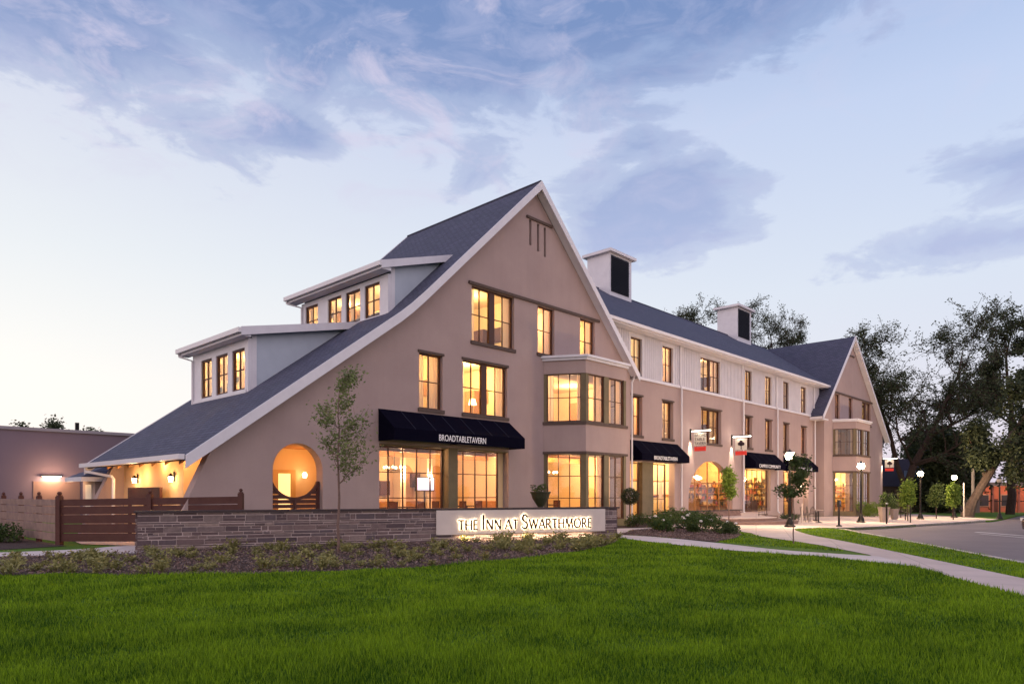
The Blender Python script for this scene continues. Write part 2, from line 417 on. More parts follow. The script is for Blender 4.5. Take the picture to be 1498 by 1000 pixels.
ROOMW = [warm_wall, mat('peach_wall', (.80, .50, .33), .85), mat('ochre_wall', (.66, .44, .20), .85), mat('cream_wall', (.82, .70, .52), .85)]
def room(fr, a0, a1, b0, b1, d0, d1, energy, wallm=None, lamp=None, n=1, lz=None, color=(1, .67, .27), floor=None):
    """an open-fronted room behind a facade: walls, ceiling and floor, and the lamp that lights it"""
    P = [fr(a, b, d) for d in (d0, d1) for b in (b0, b1) for a in (a0, a1)]
    m = MB(); m.solid(P, [(4, 6, 7, 5), (2, 3, 7, 6), (0, 2, 6, 4), (1, 5, 7, 3)]); m.solid([P[0], P[1], P[4], P[5]], [(0, 2, 3, 1)], 1)
    if n == 1 and not wallm: wallm = rnd.choice(ROOMW)
    o = m.build('room', [wallm or warm_wall, floor or slab_floor], inn, recalc=False)
    if n <= 2:   # furniture and pictures give the rooms depth
        q = MB(); w_ = a1-a0; sx = rnd.random()
        q.box(a0+w_*.15, a0+w_*.6, b0+.02, b0+1.15, d1-.25, d1-.02, fr); q.box(a0+w_*.68, a0+w_*.92, b0+.02, b0+.8, d1-.5, d1-.02, fr)
        q.box(a1-.06, a1-.01, b0+1.25, b0+1.95, d0+.7+sx, d0+1.4+sx, fr); q.box(a1-.5, a1-.02, b0+.02, b0+rnd.choice((.8, 1.9)), d0+1.8, d0+2.5, fr)
        q.box(a0+w_*.25, a0+w_*.5, b0+1.5, b0+2.1, d1-.05, d1-.01, fr)
        q.build('room_furniture', rnd.choice((dark_wood, warm_wood, warm_wood)), inn)
    energy *= rnd.choice((.55, .8, 1, 1.2))*1.05 if n == 1 else 1; color = (1, color[1]*rnd.uniform(.88, 1.08), color[2]*rnd.uniform(.85, 1.3))
    for i in range(n):
        a = a0+(a1-a0)*(i+.5)/n; lz_ = lz or b1-.55
        light('room_light', fr(a, lz_, d0+min(1.35, (d1-d0)*.55)), energy/n*2.2, color, .12, inn)
    return o

# ---- gable one: front wall
SL, SU = .725, .956                    # lower and upper left roof slope
def rz_l(u): return 2.83+SL*(u-8.48)
def rz_u(u): return 16.45-SU*(24.8-u)
def rz_r(u): return 16.45-.966*(u-24.8)
UT = .26
def arch_pts(cx, cz, r, zb, n=20):
    return [(cx-r, zb), (cx+r, zb)]+[(cx+r*math.cos(math.pi*i/n), cz+r*math.sin(math.pi*i/n)) for i in range(n+1)]
gout = [(7.9, -.3), (32.9, -.3), (32.9, rz_r(32.9)-UT), (24.8, 16.45-.34), (17.06, rz_l(17.06)-UT), (9.46, rz_l(9.46)-UT), (8.68, 1.6)]
moon = arch_pts(12.365, 2.42, .955, .02)
G3 = [(20.65, 23.35, 8.30, 10.72, 4), (25.0, 26.26, 8.42, 10.72, 2), (28.32, 29.58, 8.42, 10.72, 2)]
G2 = [(17.73, 18.98, 5.10, 7.36, 2), (20.13, 22.89, 5.10, 7.40, 4)]
holes = [moon, rect(15.78, 22.98, .35, 3.56)]+[rect(*g[:4]) for g in G3+G2]
holes += [rect(25.75, 30.4, .3, 3.75), rect(25.75, 30.4, 4.9, 7.5)]
holes += [rect(24.40, 24.56, 13.45, 14.66), rect(24.96, 25.12, 13.30, 14.62), rect(25.46, 25.62, 13.15, 14.58)]
FG = front(22.0)
MB().slab(FG, gout, holes, 0, .42).build('wall', stucco, inn)
MB().box(24.2, 26.05, 14.68, 14.80, -.08, -.004, FG).build('vent_hood', sill_m, inn)
MB().box(24.3, 25.75, 13.0, 14.75, .43, .47, FG).build('vent_backing', louver_m, inn)
# string course over the third-floor windows
MB().box(20.45, 29.95, 10.735, 10.86, -.09, -.004, FG).build('string_course', sill_m, inn)
for a0, a1, b0, b1, c in G3:
    window(inn, FG, a0, a1, b0, b1, c, 2, lintel=False, curtain=(.17, .17) if c == 4 else (.3, .34), mull=((a0+a1)/2-.17, (a0+a1)/2+.17) if c == 4 else None,
           bars=[a0+(a1-a0)*.23, a0+(a1-a0)*.77] if c == 4 else None)
for a0, a1, b0, b1, c in G2:
    window(inn, FG, a0, a1, b0, b1, c, 2, curtain=(.14, .16) if c == 4 else (.42, .42), mull=((a0+a1)/2-.17, (a0+a1)/2+.17) if c == 4 else None,
           bars=[a0+(a1-a0)*.23, a0+(a1-a0)*.77] if c == 4 else None)
room(FG, 20.0, 24.0, 7.75, 10.9, .42, 3.8, 210)
room(FG, 24.5, 26.9, 7.75, 10.9, .42, 3.4, 150)
room(FG, 27.6, 30.2, 7.75, 10.8, .42, 3.4, 130)
room(FG, 17.0, 19.6, 4.7, 7.6, .42, 3.6, 150)
room(FG, 19.8, 23.4, 4.7, 7.65, .42, 3.8, 200)
# restaurant window wall: two glazed bays and an olive pier
bars1 = [16.49, 17.21, 17.92, 18.64]; bars2 = [20.5, 21.22, 21.94]
MB().box(19.30, 19.82, .35, 3.56, -.02, .5, FG).build('pier', olive, inn)
window(inn, FG, 15.79, 19.29, .42, 3.50, rows=3, d=.36, bars=bars1, sill=False, lintel=False, curtain=None)
window(inn, FG, 19.83, 22.66, .42, 3.50, rows=3, d=.36, bars=bars2, sill=False, lintel=False, curtain=None)
MB().box(22.66, 22.97, .36, 3.55, .36, .42, FG).build('window_return', warm_wall, inn)
# olive timber head above the glazing
MB().box(15.79, 22.97, 3.50, 3.555, .02, .5, FG).build('head_rail', olive, inn)

# ---- rear wall of gable one
MB().slab(front(31.0), [(p[0], p[1]) for p in gout], [], 0, .4).build('wall', stucco, inn)
# ---- roof of gable one (left slope has openings under its two dormers)
V0, V1 = 21.6, 31.8
def slope(name, p0, p1, v0, v1, hls, m):
    """sloping slab: from p0=(u,z) to p1=(u,z) over y in v0..v1; holes as (u0,u1,y0,y1)"""
    du, dz_ = p1[0]-p0[0], p1[1]-p0[1]; L = math.hypot(du, dz_); nx, nz = -dz_/L, du/L
    if nz < 0: nx, nz = -nx, -nz
    def fr(a, b, d): return (p0[0]+du*b/L-nx*d, a, p0[1]+dz_*b/L-nz*d)
    H_ = [rect(y0, y1, (u0-p0[0])/du*L, (u1-p0[0])/du*L) for u0, u1, y0, y1 in hls]
    return MB().slab(fr, rect(v0, v1, 0, L), H_, 0, .17).build(name, m, inn)
slope('roof', (8.40, rz_l(8.40)), (17.06, rz_l(17.06)), V0, V1, [(12.5, 15.8, 25.6, 30.2)], shingle_side)
slope('roof', (17.06, rz_l(17.06)), (24.8, 16.45), V0, V1, [(17.3, 19.5, 23.4, 29.7)], shingle_side)
slope('roof', (33.2, rz_r(33.2)), (24.8, 16.45), V0, V1, [], shingle_side)
# bargeboards, slightly proud of the roof edge
def barge(pts, v, h=.42, t=.07, name='bargeboard', lift=.03):
    P = []; m = MB()
    top = [(u, z+lift) for u, z in pts]; bot = [(u, z+lift-h) for u, z in pts]
    poly = top+bot[::-1]
    return m.slab(front(v-t), poly, [], 0, t-.004).build(name, white_trim, inn)
barge([(8.38, rz_l(8.38)), (16.5, rz_l(16.5)+.02), (17.06, rz_l(17.06)+.07), (17.7, rz_u(17.7)+.03), (24.8, 16.45), (33.22, rz_r(33.22))], V0, .40)
barge([(8.38, rz_l(8.38)), (17.06, rz_l(17.06)), (24.8, 16.45), (33.22, rz_r(33.22))], V1+.08, .40)
# soffit under the rake (front)
for (p, q) in (((8.6, rz_l(8.6)), (17.06, rz_l(17.06))), ((17.06, rz_l(17.06)), (24.8, 16.45)), ((33.0, rz_r(33.0)), (24.8, 16.45))):
    MB().slab(front(V0), [(p[0], p[1]-.24), (q[0], q[1]-.24), (q[0], q[1]-.30), (p[0], p[1]-.30)], [], .002, .398).build('soffit', white_trim, inn)
# ridge cap
MB().tube([(24.8, V0, 16.47), (24.8, V1, 16.47)], .06, 6).build('ridge_cap', shingle_side, inn)

# ---- low left eave: gutter, downspout, porch
MB().box(V0, V1, 2.66, 2.82, -.30, -.12, leftf(8.48)).build('gutter', gutter_m, inn)
MB().tube([(8.3, 31.3, 2.68), (8.3, 31.3, 2.5), (8.9, 30.2, 2.30), (8.95, 30.15, 2.2), (8.95, 30.15, .1)], .06, 8).build('downspout', gutter_m, inn)
pm = MB()
pm.cube(9.6, 9.85, 24.9, 31.0, 0, 3.38); pm.cube(9.851, 15.0, 24.9, 25.15, 0, 3.38); pm.cube(15.0, 15.25, 22.43, 25.15, 0, 3.38)
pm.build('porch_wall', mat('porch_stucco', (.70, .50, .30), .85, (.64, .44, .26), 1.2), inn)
cm_ = MB()
cm_.slab(front(22.43), [(8.7, 2.72), (9.6, 3.37), (15.2, 3.37), (15.2, 3.45), (9.55, 3.45), (8.6, 2.80)], [], 0, 8.5); cm_.build('porch_ceiling', warm_wood, inn)
for i in range(7): y = 22.9+i*1.2; MB().slab(front(y), [(8.72, 2.56), (9.6, 3.2), (9.6, 3.36), (8.72, 2.70)], [], 0, .1).build('porch_rafter', warm_wood, inn)
dp = MB(); dp.box(10.1, 11.05, .02, 2.15, -.05, -.003, front(24.9)); dp.build('door', mat('pale_door', (.75, .68, .58), .5), inn)
dp = MB(); dp.box(12.9, 13.85, .02, 2.55, -.05, -.003, front(24.9)); dd = dp.build('door', mat('oak_door', (.55, .33, .13), .5), inn)
MB().box(13.12, 13.62, .9, 2.4, -.06, -.051, front(24.9)).build('pane', mat('door_glow', (1, .8, .5), .4, emit=1.1, ecol=(1, .62, .24)), dd)
MB().lathe([(.07, 0), (.09, .12), (.05, .2)], (14.1, 24.6, 2.25), 10).build('hanging_lantern', lamp_glow, inn)
MB().box(11.3, 11.75, 1.7, 2.9, -.05, -.003, front(24.9)).build('lit_niche', mat('door_glow', (1, .8, .5)), inn)
MB().box(12.15, 12.35, 1.7, 2.3, -.06, -.003, front(24.9)).build('wall_plaque', dark_wood, inn)
MB().cube(9.2, 9.58, 26.0, 29.3, .5, .62).cube(9.2, 9.3, 26.0, 29.3, 1.35, 1.85).cube(9.2, 9.3, 26.0, 26.15, 0, 1.35).cube(9.2, 9.3, 29.15, 29.3, 0, 1.35).cube(9.2, 9.3, 27.5, 27.62, 0, 1.35).build('porch_screen', dark_wood, inn)
for y in (23.3, 24.2, 26.6):
    MB().lathe([(.075, 0), (.075, -.04)], (9.15+.35, y, 2.98), 12).build('ceiling_can', lamp_glow, inn)
    light('porch_light', (9.3, y, 2.72), 34, (1, .56, .22), .06, inn)
light('porch_light', (9.1, 28.4, 2.3), 40, (1, .58, .24), .08, inn)
light('passage_light', (11.3, 23.7, 2.9), 60, (1, .50, .16), .1, inn)
light('passage_light', (13.9, 23.7, 2.9), 45, (1, .50, .16), .1, inn)
# moon gate in the arched opening
gm = MB(); cxg, czg, rg = 12.365, 2.42, .955
def slat(z0, z1):
    zt = czg-math.sqrt(max(0, rg*rg))  # bottom of the round cut-out
    for sgn in (-1, 1):
        a_o = rg-.01
        def inner(z):
            q = rg*rg-(z-czg)**2
            return math.sqrt(q) if z > zt and q > 0 else 0
        i0, i1 = inner(z0), inner(z1)
        if i1 >= a_o: continue
        P = [(cxg+sgn*min(i0, a_o), z0), (cxg+sgn*a_o, z0), (cxg+sgn*a_o, z1), (cxg+sgn*min(i1, a_o), z1)]
        if P[0][0] == P[1][0]: continue
        gm.slab(FG, P if sgn > 0 else P[::-1], [], .22, .28)
z = .12
while z < 2.0:
    slat(z, z+.13); slat(z+.13, min(z+.155, 2.0)) if False else None
    z += .165
gm.box(cxg-rg+.005, cxg-rg+.10, .03, 2.05, .19, .31, FG); gm.box(cxg+rg-.10, cxg+rg-.005, .03, 2.05, .19, .31, FG); gm.box(cxg-.04, cxg+.04, .03, 1.47, .19, .31, FG)
for i in range(16):   # curved rim of the cut-out
    a0 = math.pi+math.pi*(.13+.74*i/16); a1 = math.pi+math.pi*(.13+.74*(i+1)/16)
    gm.slab(FG, [(cxg+rg*math.cos(a0)*.98, czg+rg*math.sin(a0)*.98), (cxg+rg*math.cos(a1)*.98, czg+rg*math.sin(a1)*.98), (cxg+1.08*rg*math.cos(a1), czg+1.08*rg*math.sin(a1)), (cxg+1.08*rg*math.cos(a0), czg+1.08*rg*math.sin(a0))], [], .2, .3)
gm.build('gate', dark_wood, inn)

# ---- dormers on the left slope
def dormer(uf, v0, v1, wall_top, eave_u, eave_z, apex_u, apex_z, rk0, rk1, wins, cheek_base, floor):
    FL = leftf(uf)
    # front wall with window openings; the cheeks are pale panels
    fo = [(v0, cheek_base-.05), (v1, cheek_base-.05), (v1, wall_top), (v0, wall_top)]
    MB().slab(FL, fo, [rect(*q) for q in wins], 0, .15).build('dormer_front', white_trim, inn)
    for vv, sg in ((v0, 0), (v1-.12, 0)):
        sl_ = (apex_z-eave_z)/(apex_u-eave_u); zr_ = lambda u: eave_z+(u-eave_u)*sl_-.145
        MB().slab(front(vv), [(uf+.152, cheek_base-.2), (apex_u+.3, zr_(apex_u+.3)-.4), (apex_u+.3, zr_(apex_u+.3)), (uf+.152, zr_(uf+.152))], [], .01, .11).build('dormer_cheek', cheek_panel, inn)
        MB().box(uf+.152, uf+.34, cheek_base-.03, zr_(uf+.152)-.003, -.012, .009, front(vv)).build('corner_board', white_trim, inn)
    MB().box(v0+.1, v1-.1, wins[0][2]-.16, wins[0][2]-.03, -.05, -.003, FL).build('dormer_apron', white_trim, inn)
    for q in wins: window(inn, FL, *q, cols=2, rows=2, d=.05, sill=False, lintel=False, curtain=(.3, .3), fw=.07)
    sl = (apex_z-eave_z)/(apex_u-eave_u)
    prof = [(eave_u, eave_z), (apex_u+.6, apex_z+.6*sl), (apex_u+.6, apex_z+.6*sl-.14), (eave_u, eave_z-.14)]
    MB().slab(front(rk0+.05), prof, [], 0, rk1-rk0-.1).build('dormer_roof', shingle_side, inn)
    # white rake boards and gutter
    for vv in (rk0, rk1-.047):
        MB().slab(front(vv), [(eave_u-.02, eave_z+.02), (apex_u+.25, apex_z+.25*sl+.02), (apex_u+.02, apex_z-.26), (eave_u-.02, eave_z-.30)], [], 0, .046).build('dormer_rake', white_trim, inn)
    MB().box(rk0, rk1, eave_z-.2, eave_z-.02, -.12, -.004, leftf(eave_u-.02)).build('gutter', gutter_m, inn)
    MB().box(rk0+.06, rk1-.06, eave_z-.3, eave_z-.17, .002, uf-eave_u-.01, leftf(eave_u)).build('soffit', white_trim, inn)
    MB().tube([(eave_u-.06, rk1-.15, eave_z-.2), (eave_u-.04, rk1-.15, eave_z-.32), (uf-.06, v1-.1, eave_z-.52), (uf-.06, v1-.1, cheek_base)], .045, 6).build('downspout', gutter_m, inn)
    room(FL, v0+.15, v1-.15, floor, wall_top, .16, 3.1, 170, n=2, lz=wall_top-.4)
dormer(12.15, 25.35, 30.5, 7.55, 11.75, 7.83, 17.0, 8.95, 25.0, 31.0,
       [(25.63, 26.72, 5.62, 7.22), (27.11, 28.19, 5.62, 7.22), (28.59, 29.65, 5.62, 7.22)], 5.44, 5.4)
dormer(17.0, 23.1, 29.95, 10.62, 16.5, 10.96, 20.2, 12.09, 22.8, 30.5,
       [(23.68, 24.75, 9.03, 10.42), (25.09, 26.19, 9.03, 10.42), (26.54, 27.64, 9.03, 10.42), (28.49, 29.58, 9.03, 10.42)], 8.95, 8.9)

# ---- two-storey corner bays
def bay(fl, cl, cr, frr, vw, vb, blind=False, zoff=0):
    """fl/frr: where it meets the wall (x), cl/cr: front corners (x); vw wall y, vb front y"""
    poly = [(fl, vw-.004), (cl, vb), (cr, vb), (frr, vw-.004)]
    def inset(k): # grow footprint
        return [(fl-k, vw-.004), (cl-k*.5, vb-k), (cr+k*.5, vb-k), (frr+k, vw-.004)]
    MB().prism(inset(0), -.6, .34+zoff).build('bay_base', olive, inn)
    MB().prism(inset(0), 3.66, 4.96).build('bay_spandrel', stucco, inn)
    MB().prism(inset(.06), 3.54, 3.658).build('bay_cornice', sill_m, inn)
    MB().prism(inset(.07), 4.962, 5.10).build('bay_sill', sill_m, inn)
    MB().prism(inset(0), 7.42, 8.05).build('bay_frieze', stucco, inn)
    MB().prism(inset(.10), 8.052, 8.17).build('bay_cornice', white_trim, inn); MB().prism(inset(.20), 8.172, 8.28).build('bay_cornice', white_trim, inn)
    l_ch = math.hypot(cl-fl, vw-vb); l_fr = cr-cl; l_cr = math.hypot(frr-cr, vw-vb)
    F1, F2, F3 = Fr(fl, vw, cl-fl, vb-vw), Fr(cl, vb, 1, 0), Fr(cr, vb, frr-cr, vw-vb)
    for z0, z1, rows in ((.342+zoff, 3.538, 3), (5.102, 7.418, 2)):
        for x0_, x1_, FF in ((.01, .16, F1), (l_ch-.24, l_ch-.02, F1), (.03, .26, F2), (l_fr-.22, l_fr-.03, F2), (l_fr*.5-.2, l_fr*.5+.2, F2), (.02, .24, F3), (l_cr-.16, l_cr-.01, F3)):
            MB().box(x0_, x1_, z0, z1, .02, .16, FF).build('bay_post', olive, inn)
        cur = (.16, .12) if z0 > 5 else None
        window(inn, F1, .165, l_ch-.245, z0+.01, z1-.01, 3 if rows == 3 else 3, rows, .07, curtain=cur if not blind else (.5, .5), sill=False, lintel=False, fw=.04)
        window(inn, F2, .265, l_fr*.5-.205, z0+.01, z1-.01, 2, rows, .07, curtain=(.2, .45) if z0 > 5 else (0, .2), sill=False, lintel=False, fw=.05)
        window(inn, F2, l_fr*.5+.205, l_fr-.225, z0+.01, z1-.01, 2, rows, .07, curtain=(.35, .35) if z0 > 5 else (.3, 0), sill=False, lintel=False, fw=.05)
        window(inn, F3, .245, l_cr-.165, z0+.01, z1-.01, 2, rows, .07, curtain=(.3, .3) if z0 > 5 else None, sill=False, lintel=False, fw=.04)
    MB().prism([(fl+.2, vw-.01), (cl+.15, vb+.17), (cr-.15, vb+.17), (frr-.2, vw-.01)], 5.103, 5.13).build('bay_floor', slab_floor, inn)
bay(25.43, 26.45, 29.9, 30.9, 22.0, 20.2)
room(FG, 24.8, 31.6, 4.9, 7.55, .42, 4.2, 330, n=2)

# ---- restaurant interior behind gable one
room(FG, 15.5, 24.9, .3, 3.9, .47, 6.0, 400, n=5, lz=3.1, color=(1, .62, .25))
room(FG, 25.0, 31.9, .3, 3.9, .43, 6.0, 360, n=3, lz=3.1, color=(1, .62, .25))
ws_ = MB(); ws_.box(15.55, 24.85, .3, 1.25, 5.90, 5.97, FG); ws_.box(25.05, 31.85, .3, 1.25, 5.90, 5.97, FG); ws_.box(22.45, 25.85, .3, 1.25, 24.80, 24.86, lambda a, b, d: (d, a, b)) ; ws_.box(15.55, 24.85, 3.72, 3.88, .9, 5.9, FG); ws_.box(25.05, 31.85, 3.72, 3.88, .9, 5.9, FG)
ws_.build('wainscot', warm_wood, inn)
ah = MB()
for u in (17.2, 19.4, 21.6, 23.7, 27.4, 29.6): ah.slab(FG, arch2(u-.55, u+.55, 1.3, 2.5, 3.1, 12), [], 5.93, 5.96)
ah.build('wall_niche', mat('niche_wall', (.55, .30, .12), .8, (.45, .24, .10), 2), inn)
ah = MB()
for u, z in ((16.2, 1.9), (20.3, 1.9), (22.2, 2.3), (26.0, 2.0), (31.0, 2.0)): ah.box(u-.28, u+.28, z-.35, z+.35, 5.80, 5.93, FG)
ah.build('picture', dark_wood, inn)
light('room_light', (26.9, 21.6, 3.2), 40, (1, .62, .28), .1, inn); light('room_light', (29.0, 21.4, 3.2), 40, (1, .62, .28), .1, inn)
pi_ = MB()
for u in (16.6, 18.1, 20.9, 22.6): pi_.box(u, u+.35, .3, 3.9, 5.4, 5.99, FG)
for u in (26.2, 28.6, 30.4): pi_.box(u, u+.3, .3, 3.9, 5.2, 5.99, FG)
pi_.build('inner_pier', mat('cream_pier', (.85, .70, .50), .8), inn)
pi_ = MB(); pi_.box(15.6, 24.8, 3.35, 3.6, .9, 1.1, FG); pi_.box(15.6, 24.8, 3.3, 3.55, 3.2, 3.45, FG); pi_.box(25.2, 31.7, 3.35, 3.6, 2.4, 2.6, FG)
pi_.box(17.2, 17.9, 1.3, 2.6, 5.95, 5.985, FG); pi_.box(24.0, 24.7, .3, 2.7, 5.9, 5.98, FG); pi_.box(27.2, 27.9, .3, 2.8, 5.9, 5.98, FG)
pi_.build('inner_beam', warm_wood, inn)

sw = MB()
for u, z, y in ((16.77, 2.5, 27.35), (18.27, 2.6, 27.35), (21.07, 2.6, 27.35), (22.77, 2.5, 27.35), (26.35, 2.6, 27.15), (28.75, 2.6, 27.15)):
    MB().lathe([(.05, -.25), (.09, 0), (.05, .25)], (u, y, z), 10).build('wall_sconce', lamp_glow, inn); light('room_light', (u, y-.25, z), 45, (1, .66, .32), .08, inn)
# ---- the long wing
FW = front(22.4)
W3 = [(33.59, 34.78), (37.05, 38.28), (41.8, 44.57), (48.45, 49.64), (51.95, 53.15), (55.37, 56.58), (59.09, 60.30)]
W2 = [(33.62, 34.79), (37.01, 38.30), (41.87, 44.72), (48.45, 49.66), (51.95, 53.2), (55.41, 56.58), (59.14, 60.34)]
lower = [rect(a, b, 5.02, 7.32) for a, b in W2]
lower += [rect(33.5, 38.45, .15, 3.5), arch2(40.2, 46.42, .32, 1.2, 3.84), rect(48.4, 52.9, .30, 3.5), rect(55.4, 60.75, -.25, 3.5)]
MB().slab(FW, [(32.85, -.5), (64, -.5), (64, 8.34), (32.85, 8.34)], lower, 0, .42).build('wall', stucco, inn)
upper = [rect(a, b, 8.50, 10.71) for a, b in W3]
wb = MB(); wb.slab(FW, [(31.9, 8.56), (63.4, 8.56), (63.4, 11.1), (31.9, 11.1)] if False else [(31.6, 8.36), (63.3, 8.36), (63.3, 11.1), (31.6, 11.1)], upper, 0, .42)
u = 32.0
while u < 63.2:
    if not any(a-.12 < u < b+.12 for a, b in W3): wb.box(u-.02, u+.02, 8.47, 11.05, -.028, -.002, FW)
    u += .22
wb.build('wall', white_board, inn)
MB().box(32.95, 62.4, 8.30, 8.45, -.09, -.004, FW).build('string_course', white_trim, inn)
for i, (a, b) in enumerate(W3):
    dbl = b-a > 2
    window(inn, FW, a, b, 8.51, 10.70, 4 if dbl else 2, 2, .13, curtain=(.2, .25) if dbl else [(.3, .5), (.3, .4), 0, (.5, .2), (.35, .2), (.5, .5), (.3, .3)][i] or (.3, .3), lintel=False, sill=False,
           mull=((a+b)/2-.09, (a+b)/2+.09) if dbl else None, bars=[a+(b-a)*.24, a+(b-a)*.76] if dbl else None)
for i, (a, b) in enumerate(W2):
    dbl = b-a > 2
    window(inn, FW, a, b, 5.03, 7.31, 4 if dbl else 2, 2, .22, curtain=(.2, .3) if dbl else (.25+.1*(i % 3), .35), lintel=True, sill=True,
           mull=((a+b)/2-.09, (a+b)/2+.09) if dbl else None, bars=[a+(b-a)*.24, a+(b-a)*.76] if dbl else None)
for (a0, a1, e) in ((33.0, 36.2, 120), (36.25, 40.2, 130), (40.25, 46.5, 200), (47.0, 50.8, 90), (50.85, 54.4, 110), (54.45, 57.9, 60), (57.95, 61.3, 150)):
    room(FW, a0, a1, 4.75, 7.7, .42, 3.6, e)
    room(FW, a0, a1, 8.2, 10.9, .42, 3.6, e*.9)
room(FW, 33.0, 39.5, .15, 3.9, .42, 5.5, 360, n=2, lz=3.4)
room(FW, 39.6, 47.2, .3, 4.0, .42, 6.0, 250, n=3, lz=3.3, color=(1, .58, .20))
room(FW, 47.9, 53.9, .2, 3.9, .42, 5.0, 240, n=3, lz=3.2)
room(FW, 55.0, 61.0, -.3, 3.9, .42, 4.0, 240, n=2)
# ground floor joinery of the wing
pr = MB(); pr.box(34.95, 36.15, .15, 3.5, .10, .5, FW); pr.build('pier', olive, inn)
window(inn, FW, 33.55, 34.93, .2, 3.46, 2, 3, .34, curtain=(.25, 0), sill=False, lintel=False)
window(inn, FW, 36.17, 37.95, .2, 3.46, 2, 3, .34, curtain=(0, .2), sill=False, lintel=False)
ag = MB()
for u in (41.6, 43.31, 45.0): ag.box(u-.04, u+.04, .33, 3.7, .30, .36, FW)
ag.box(40.25, 46.4, 2.3, 2.38, .30, .36, FW)
aw = ag.build('window', warm_wood, inn); MB().slab(FW, arch2(40.22, 46.40, .33, 1.2, 3.82), [], .325, .329).build('pane', glass, aw)
window(inn, FW, 48.5, 52.85, .35, 3.46, 5, 1, .25, curtain=None, sill=False, lintel=False)
window(inn, FW, 55.5, 58.1, -.2, 3.46, 3, 3, .30, curtain=None, sill=False, lintel=False)
MB().box(58.12, 60.72, -.25, 3.49, .42, .5, FW).build('entrance_wall', stucco, inn)
# shelves, goods and furniture close behind the glass and along the side walls the eye reaches
GOODC = [(.38, .09, .05), (.06, .045, .04), (.70, .58, .42), (.45, .2, .08), (.20, .13, .09), (.60, .40, .15)]
GOODM = [mat('goods_%d' % i, c_, .6) for i, c_ in enumerate(GOODC)]
def side_shelves(U, y0, y1, zs, fl, seed):
    r = random.Random(seed); m = MB(); FRS = leftf(U)      # faces -X, depth runs to +X
    for z in zs: m.box(y0, y1, z, z+.04, -.32, -.01, FRS)
    y = y0
    while y < y1+.01: m.box(y-.02, y+.02, fl, zs[-1]+.45, -.33, -.012, FRS); y += (y1-y0)/3-.001
    m.build('shelving', warm_wood, inn); g = [MB() for _ in GOODC]
    for z in zs:
        y = y0+.06
        while y < y1-.3:
            wd = r.uniform(.08, .26); h = r.uniform(.12, .34); g[r.randrange(len(g))].box(y, y+wd, z+.042, z+.042+h, -.28, -.06, FRS); y += wd+r.uniform(.02, .16)
    for q, mm in zip(g, GOODM):
        if q.v: q.build('shop_goods', mm, inn)
side_shelves(47.15, 22.95, 26.4, (.75, 1.2, 1.65, 2.1), .3, 4)
side_shelves(53.85, 22.95, 26.2, (.7, 1.15, 1.6, 2.05, 2.5), .2, 5)
side_shelves(73.4, 22.4, 26.0, (.3, .8, 1.3, 1.8, 2.3), -.3, 6)
def counter(a0, a1, d0, d1, z0, z1, m=None):
    MB().box(a0, a1, z0, z1, d0, d1, FW).box(a0-.04, a1+.04, z1, z1+.05, d0-.04, d1+.04, FW).build('counter', m or warm_wood, inn)
counter(42.0, 44.6, 1.6, 2.2, .3, 1.25); counter(49.0, 50.4, .8, 1.3, .25, .85, dark_wood); counter(51.2, 52.4, .8, 1.3, .25, 1.05, dark_wood)
r_ = random.Random(12); g = [MB() for _ in GOODC]
for (a0, a1, d, z) in ((49.0, 50.3, .95, .91), (51.2, 52.3, .95, 1.11), (42.1, 44.5, 1.8, 1.31)):
    a = a0
    while a < a1-.15:
        w_ = r_.uniform(.08, .2); g[r_.randrange(len(g))].box(a, a+w_, z, z+r_.uniform(.12, .45), d, d+.15, FW); a += w_+r_.uniform(.02, .12)
for q, mm in zip(g, GOODM):
    if q.v: q.build('shop_goods', mm, inn)
MB().box(23.0-.0, 24.2, 1.4, 2.5, -.03, -.004, leftf(47.1-.0)) 
for U, y0, y1, z0, z1 in ((39.45, 23.3, 24.6, 1.5, 2.5), (39.45, 25.0, 26.2, 1.4, 2.6)):
    MB().box(y0, y1, z0, z1, -.04, -.005, leftf(U)).build('picture', GOODM[3], inn); MB().box(y0+.08, y1-.08, z0+.08, z1-.08, -.045, -.041, leftf(U)).build('picture', GOODM[2], inn)

# wing roof, eave, gutter, rear
SW = .65
def front_slope(name, quad, m):
    P = [(x, y, z) for x, y, z in quad]; Q = [(x, y, z-.18) for x, y, z in quad]
    return MB().solid(P+Q, [(0, 1, 2, 3), (7, 6, 5, 4), (0, 4, 5, 1), (1, 5, 6, 2), (2, 6, 7, 3), (3, 7, 4, 0)])
def mk(P, m):
    q = MB(); q.solid([p for p in P]+[(x, y, z-.18) for x, y, z in P], [(0, 1, 2, 3), (7, 6, 5, 4), (0, 4, 5, 1), (1, 5, 6, 2), (2, 6, 7, 3), (3, 7, 4, 0)]); return q.build('roof', m, inn)
mk([(30.2, 21.8, 11.24), (64.2, 21.8, 11.24), (69.45, 29.9, 16.5), (24.85, 29.9, 16.5)], shingle_front)
mk([(33.3, 38, 11.24), (24.85, 29.9, 16.5), (69.45, 29.9, 16.5), (64.2, 38, 11.24)], shingle_front)
MB().tube([(25, 29.9, 16.5), (69.4, 29.9, 16.5)], .07, 6).build('ridge_cap', shingle_front, inn)
MB().box(30.3, 64.1, 11.06, 11.23, -.16, -.004, front(21.8)).build('gutter', gutter_m, inn)
MB().box(30.4, 63.9, 10.98, 11.055, -.02, .58, front(21.8)).build('soffit', white_trim, inn)
MB().slab(front(37.4), [(33, -.5), (64, -.5), (64, 11.1), (33, 11.1)], [], 0, .3).build('wall', stucco, inn)
MB().box(31.4, 37.6, -.5, 11.1, 0, .3, leftf(33.0)).build('wall', stucco, inn)
